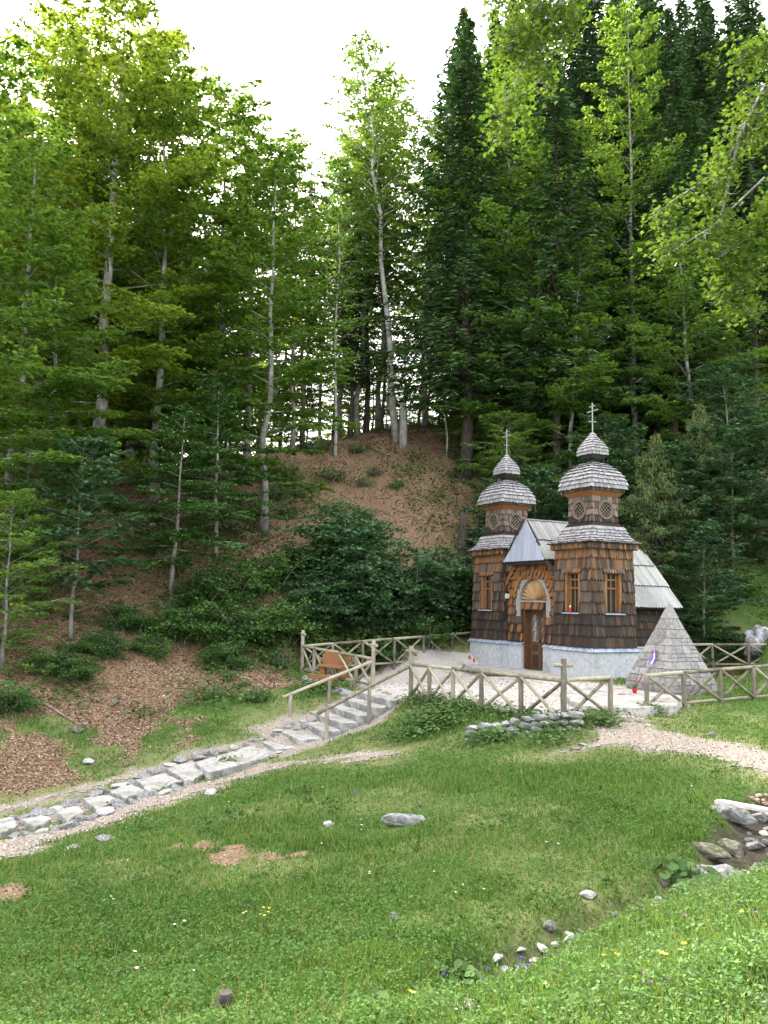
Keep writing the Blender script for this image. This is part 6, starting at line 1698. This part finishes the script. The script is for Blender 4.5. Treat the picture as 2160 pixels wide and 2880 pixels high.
def flower(k, px, py, s=1.0):
    p = hit(px, py+18*s); nm, lb, gr = FN[k]; e = empty(nm, tuple(p), random.uniform(0, 6), label=lb, cat='flower', group=gr); e.scale = (s,)*3
    e.rotation_euler = (random.uniform(-.2,.2), random.uniform(-.2,.2), random.uniform(0,6)); a, b = FK[k]; meshobj('stem', a, e); meshobj('blossom', b, e)
for px, py in [(1145,2868),(1163,2863),(1170,2875),(1880,2767),(1886,2782),(1907,2765),(1775,2858),(1680,2760),(1525,2848),(1730,2770),(740,2600),(725,2612),(735,2585),(700,2600),(755,2590),(690,2603),(745,2607),(2100,2640),(1940,2735)]: flower('y', px, py)
for px, py in [(1278,2528),(1361,2518),(1043,2465),(1225,2465),(1540,2380),(1570,2385),(1042,2470),(305,2537),(312,2545),(295,2548),(512,2606),(490,2620),(1300,2505),(1020,2340),(1016,2325),(640,2255),(910,2215),(1600,2350),(1950,2215),(370,2700),(380,2745),(540,2755),(900,2380),(1440,2390),(1020,2310)]: flower('w', px, py, .9)
for px, py in [(1350,2780),(1355,2800),(1352,2815),(1358,2825),(1247,2830),(1182,2853),(1475,2823),(1478,2828),(1474,2852),(1255,2802),(1362,2790),(995,2275),(1003,2290)]: flower('v', px, py, .8 if py > 2700 else 1.5)
for px, py in [(1817,2832),(1735,2852),(1868,2858),(2002,2755),(1975,2828),(2145,2640),(2120,2712),(1990,2590),(1840,2874),(2030,2740),(1930,2640),(2055,2600)]: flower('p', px, py, .85)
# ------------------------------------------------------------------ camera, light, sky
cam = bpy.data.cameras.new('camera'); co = bpy.data.objects.new('camera', cam); COL.objects.link(co)
Mx = Matrix(((cR[0], cU[0], -cF[0], CAM[0]), (cR[1], cU[1], -cF[1], CAM[1]), (cR[2], cU[2], -cF[2], CAM[2]), (0, 0, 0, 1))) if 'Matrix' in globals() else None
from mathutils import Matrix
co.matrix_world = Matrix(((cR[0], cU[0], -cF[0], CAM[0]), (cR[1], cU[1], -cF[1], CAM[1]), (cR[2], cU[2], -cF[2], CAM[2]), (0, 0, 0, 1)))
cam.sensor_fit = 'VERTICAL'; cam.sensor_height = 36; cam.lens = 28.0; cam.clip_start = .05; cam.clip_end = 3000
scene.camera = co
SUN_AZ, SUN_EL = radians(30), radians(42)     # azimuth turned left from straight ahead: the sun stands behind the left-hand trees, veiled by bright cloud
sd = np.array([-sin(SUN_AZ)*cos(SUN_EL), cos(SUN_AZ)*cos(SUN_EL), sin(SUN_EL)])
sl = bpy.data.lights.new('sun', 'SUN'); sl.energy = 4.5; sl.angle = radians(10); sl.color = (1, .93, .80)
so_ = bpy.data.objects.new('sun', sl); COL.objects.link(so_)
from mathutils import Vector
so_.rotation_euler = Vector(sd).to_track_quat('Z', 'Y').to_euler()
w = bpy.data.worlds.new('World'); scene.world = w; w.use_nodes = True
nt = w.node_tree; nt.nodes.clear()
o = nt.nodes.new('ShaderNodeOutputWorld'); bg = nt.nodes.new('ShaderNodeBackground'); sk = nt.nodes.new('ShaderNodeTexSky')
sk.sky_type = 'NISHITA'; sk.sun_disc = False; sk.sun_elevation = SUN_EL; sk.sun_rotation = -SUN_AZ
sk.air_density = .8; sk.dust_density = 6.0; sk.ozone_density = .3
bg.inputs[1].default_value = .15
mx = nt.nodes.new('ShaderNodeMix'); mx.data_type = 'RGBA'; mx.inputs[0].default_value = .72
tc = nt.nodes.new('ShaderNodeTexCoord'); nz = nt.nodes.new('ShaderNodeTexNoise'); nz.inputs['Scale'].default_value = 1.6; nz.inputs['Detail'].default_value = 5
cr = nt.nodes.new('ShaderNodeValToRGB'); cr.color_ramp.elements[0].position = .3; cr.color_ramp.elements[0].color = (4.4, 4.5, 4.7, 1); cr.color_ramp.elements[1].position = .7; cr.color_ramp.elements[1].color = (6.0, 6.0, 6.05, 1)
nt.links.new(tc.outputs['Generated'], nz.inputs['Vector']); nt.links.new(nz.outputs[0], cr.inputs[0])
nt.links.new(sk.outputs[0], mx.inputs[6]); nt.links.new(cr.outputs[0], mx.inputs[7])     # thin bright cloud over the blue
nt.links.new(mx.outputs[2], bg.inputs[0]); nt.links.new(bg.outputs[0], o.inputs[0])
scene.view_settings.view_transform = 'Standard'; scene.view_settings.look = 'None'
scene.view_settings.exposure = 2.5; scene.view_settings.gamma = 1; scene.view_settings.use_curve_mapping = False
scene.view_settings.use_white_balance = True; scene.view_settings.white_balance_temperature = 6600; scene.view_settings.white_balance_tint = 10
scene.render.engine = 'CYCLES'
cy = scene.cycles
cy.max_bounces = 6; cy.diffuse_bounces = 3; cy.glossy_bounces = 2; cy.transmission_bounces = 4; cy.transparent_max_bounces = 4
cy.use_denoising = True
cy.caustics_reflective = False; cy.caustics_refractive = False
cy.use_adaptive_sampling = True; cy.adaptive_threshold = .02
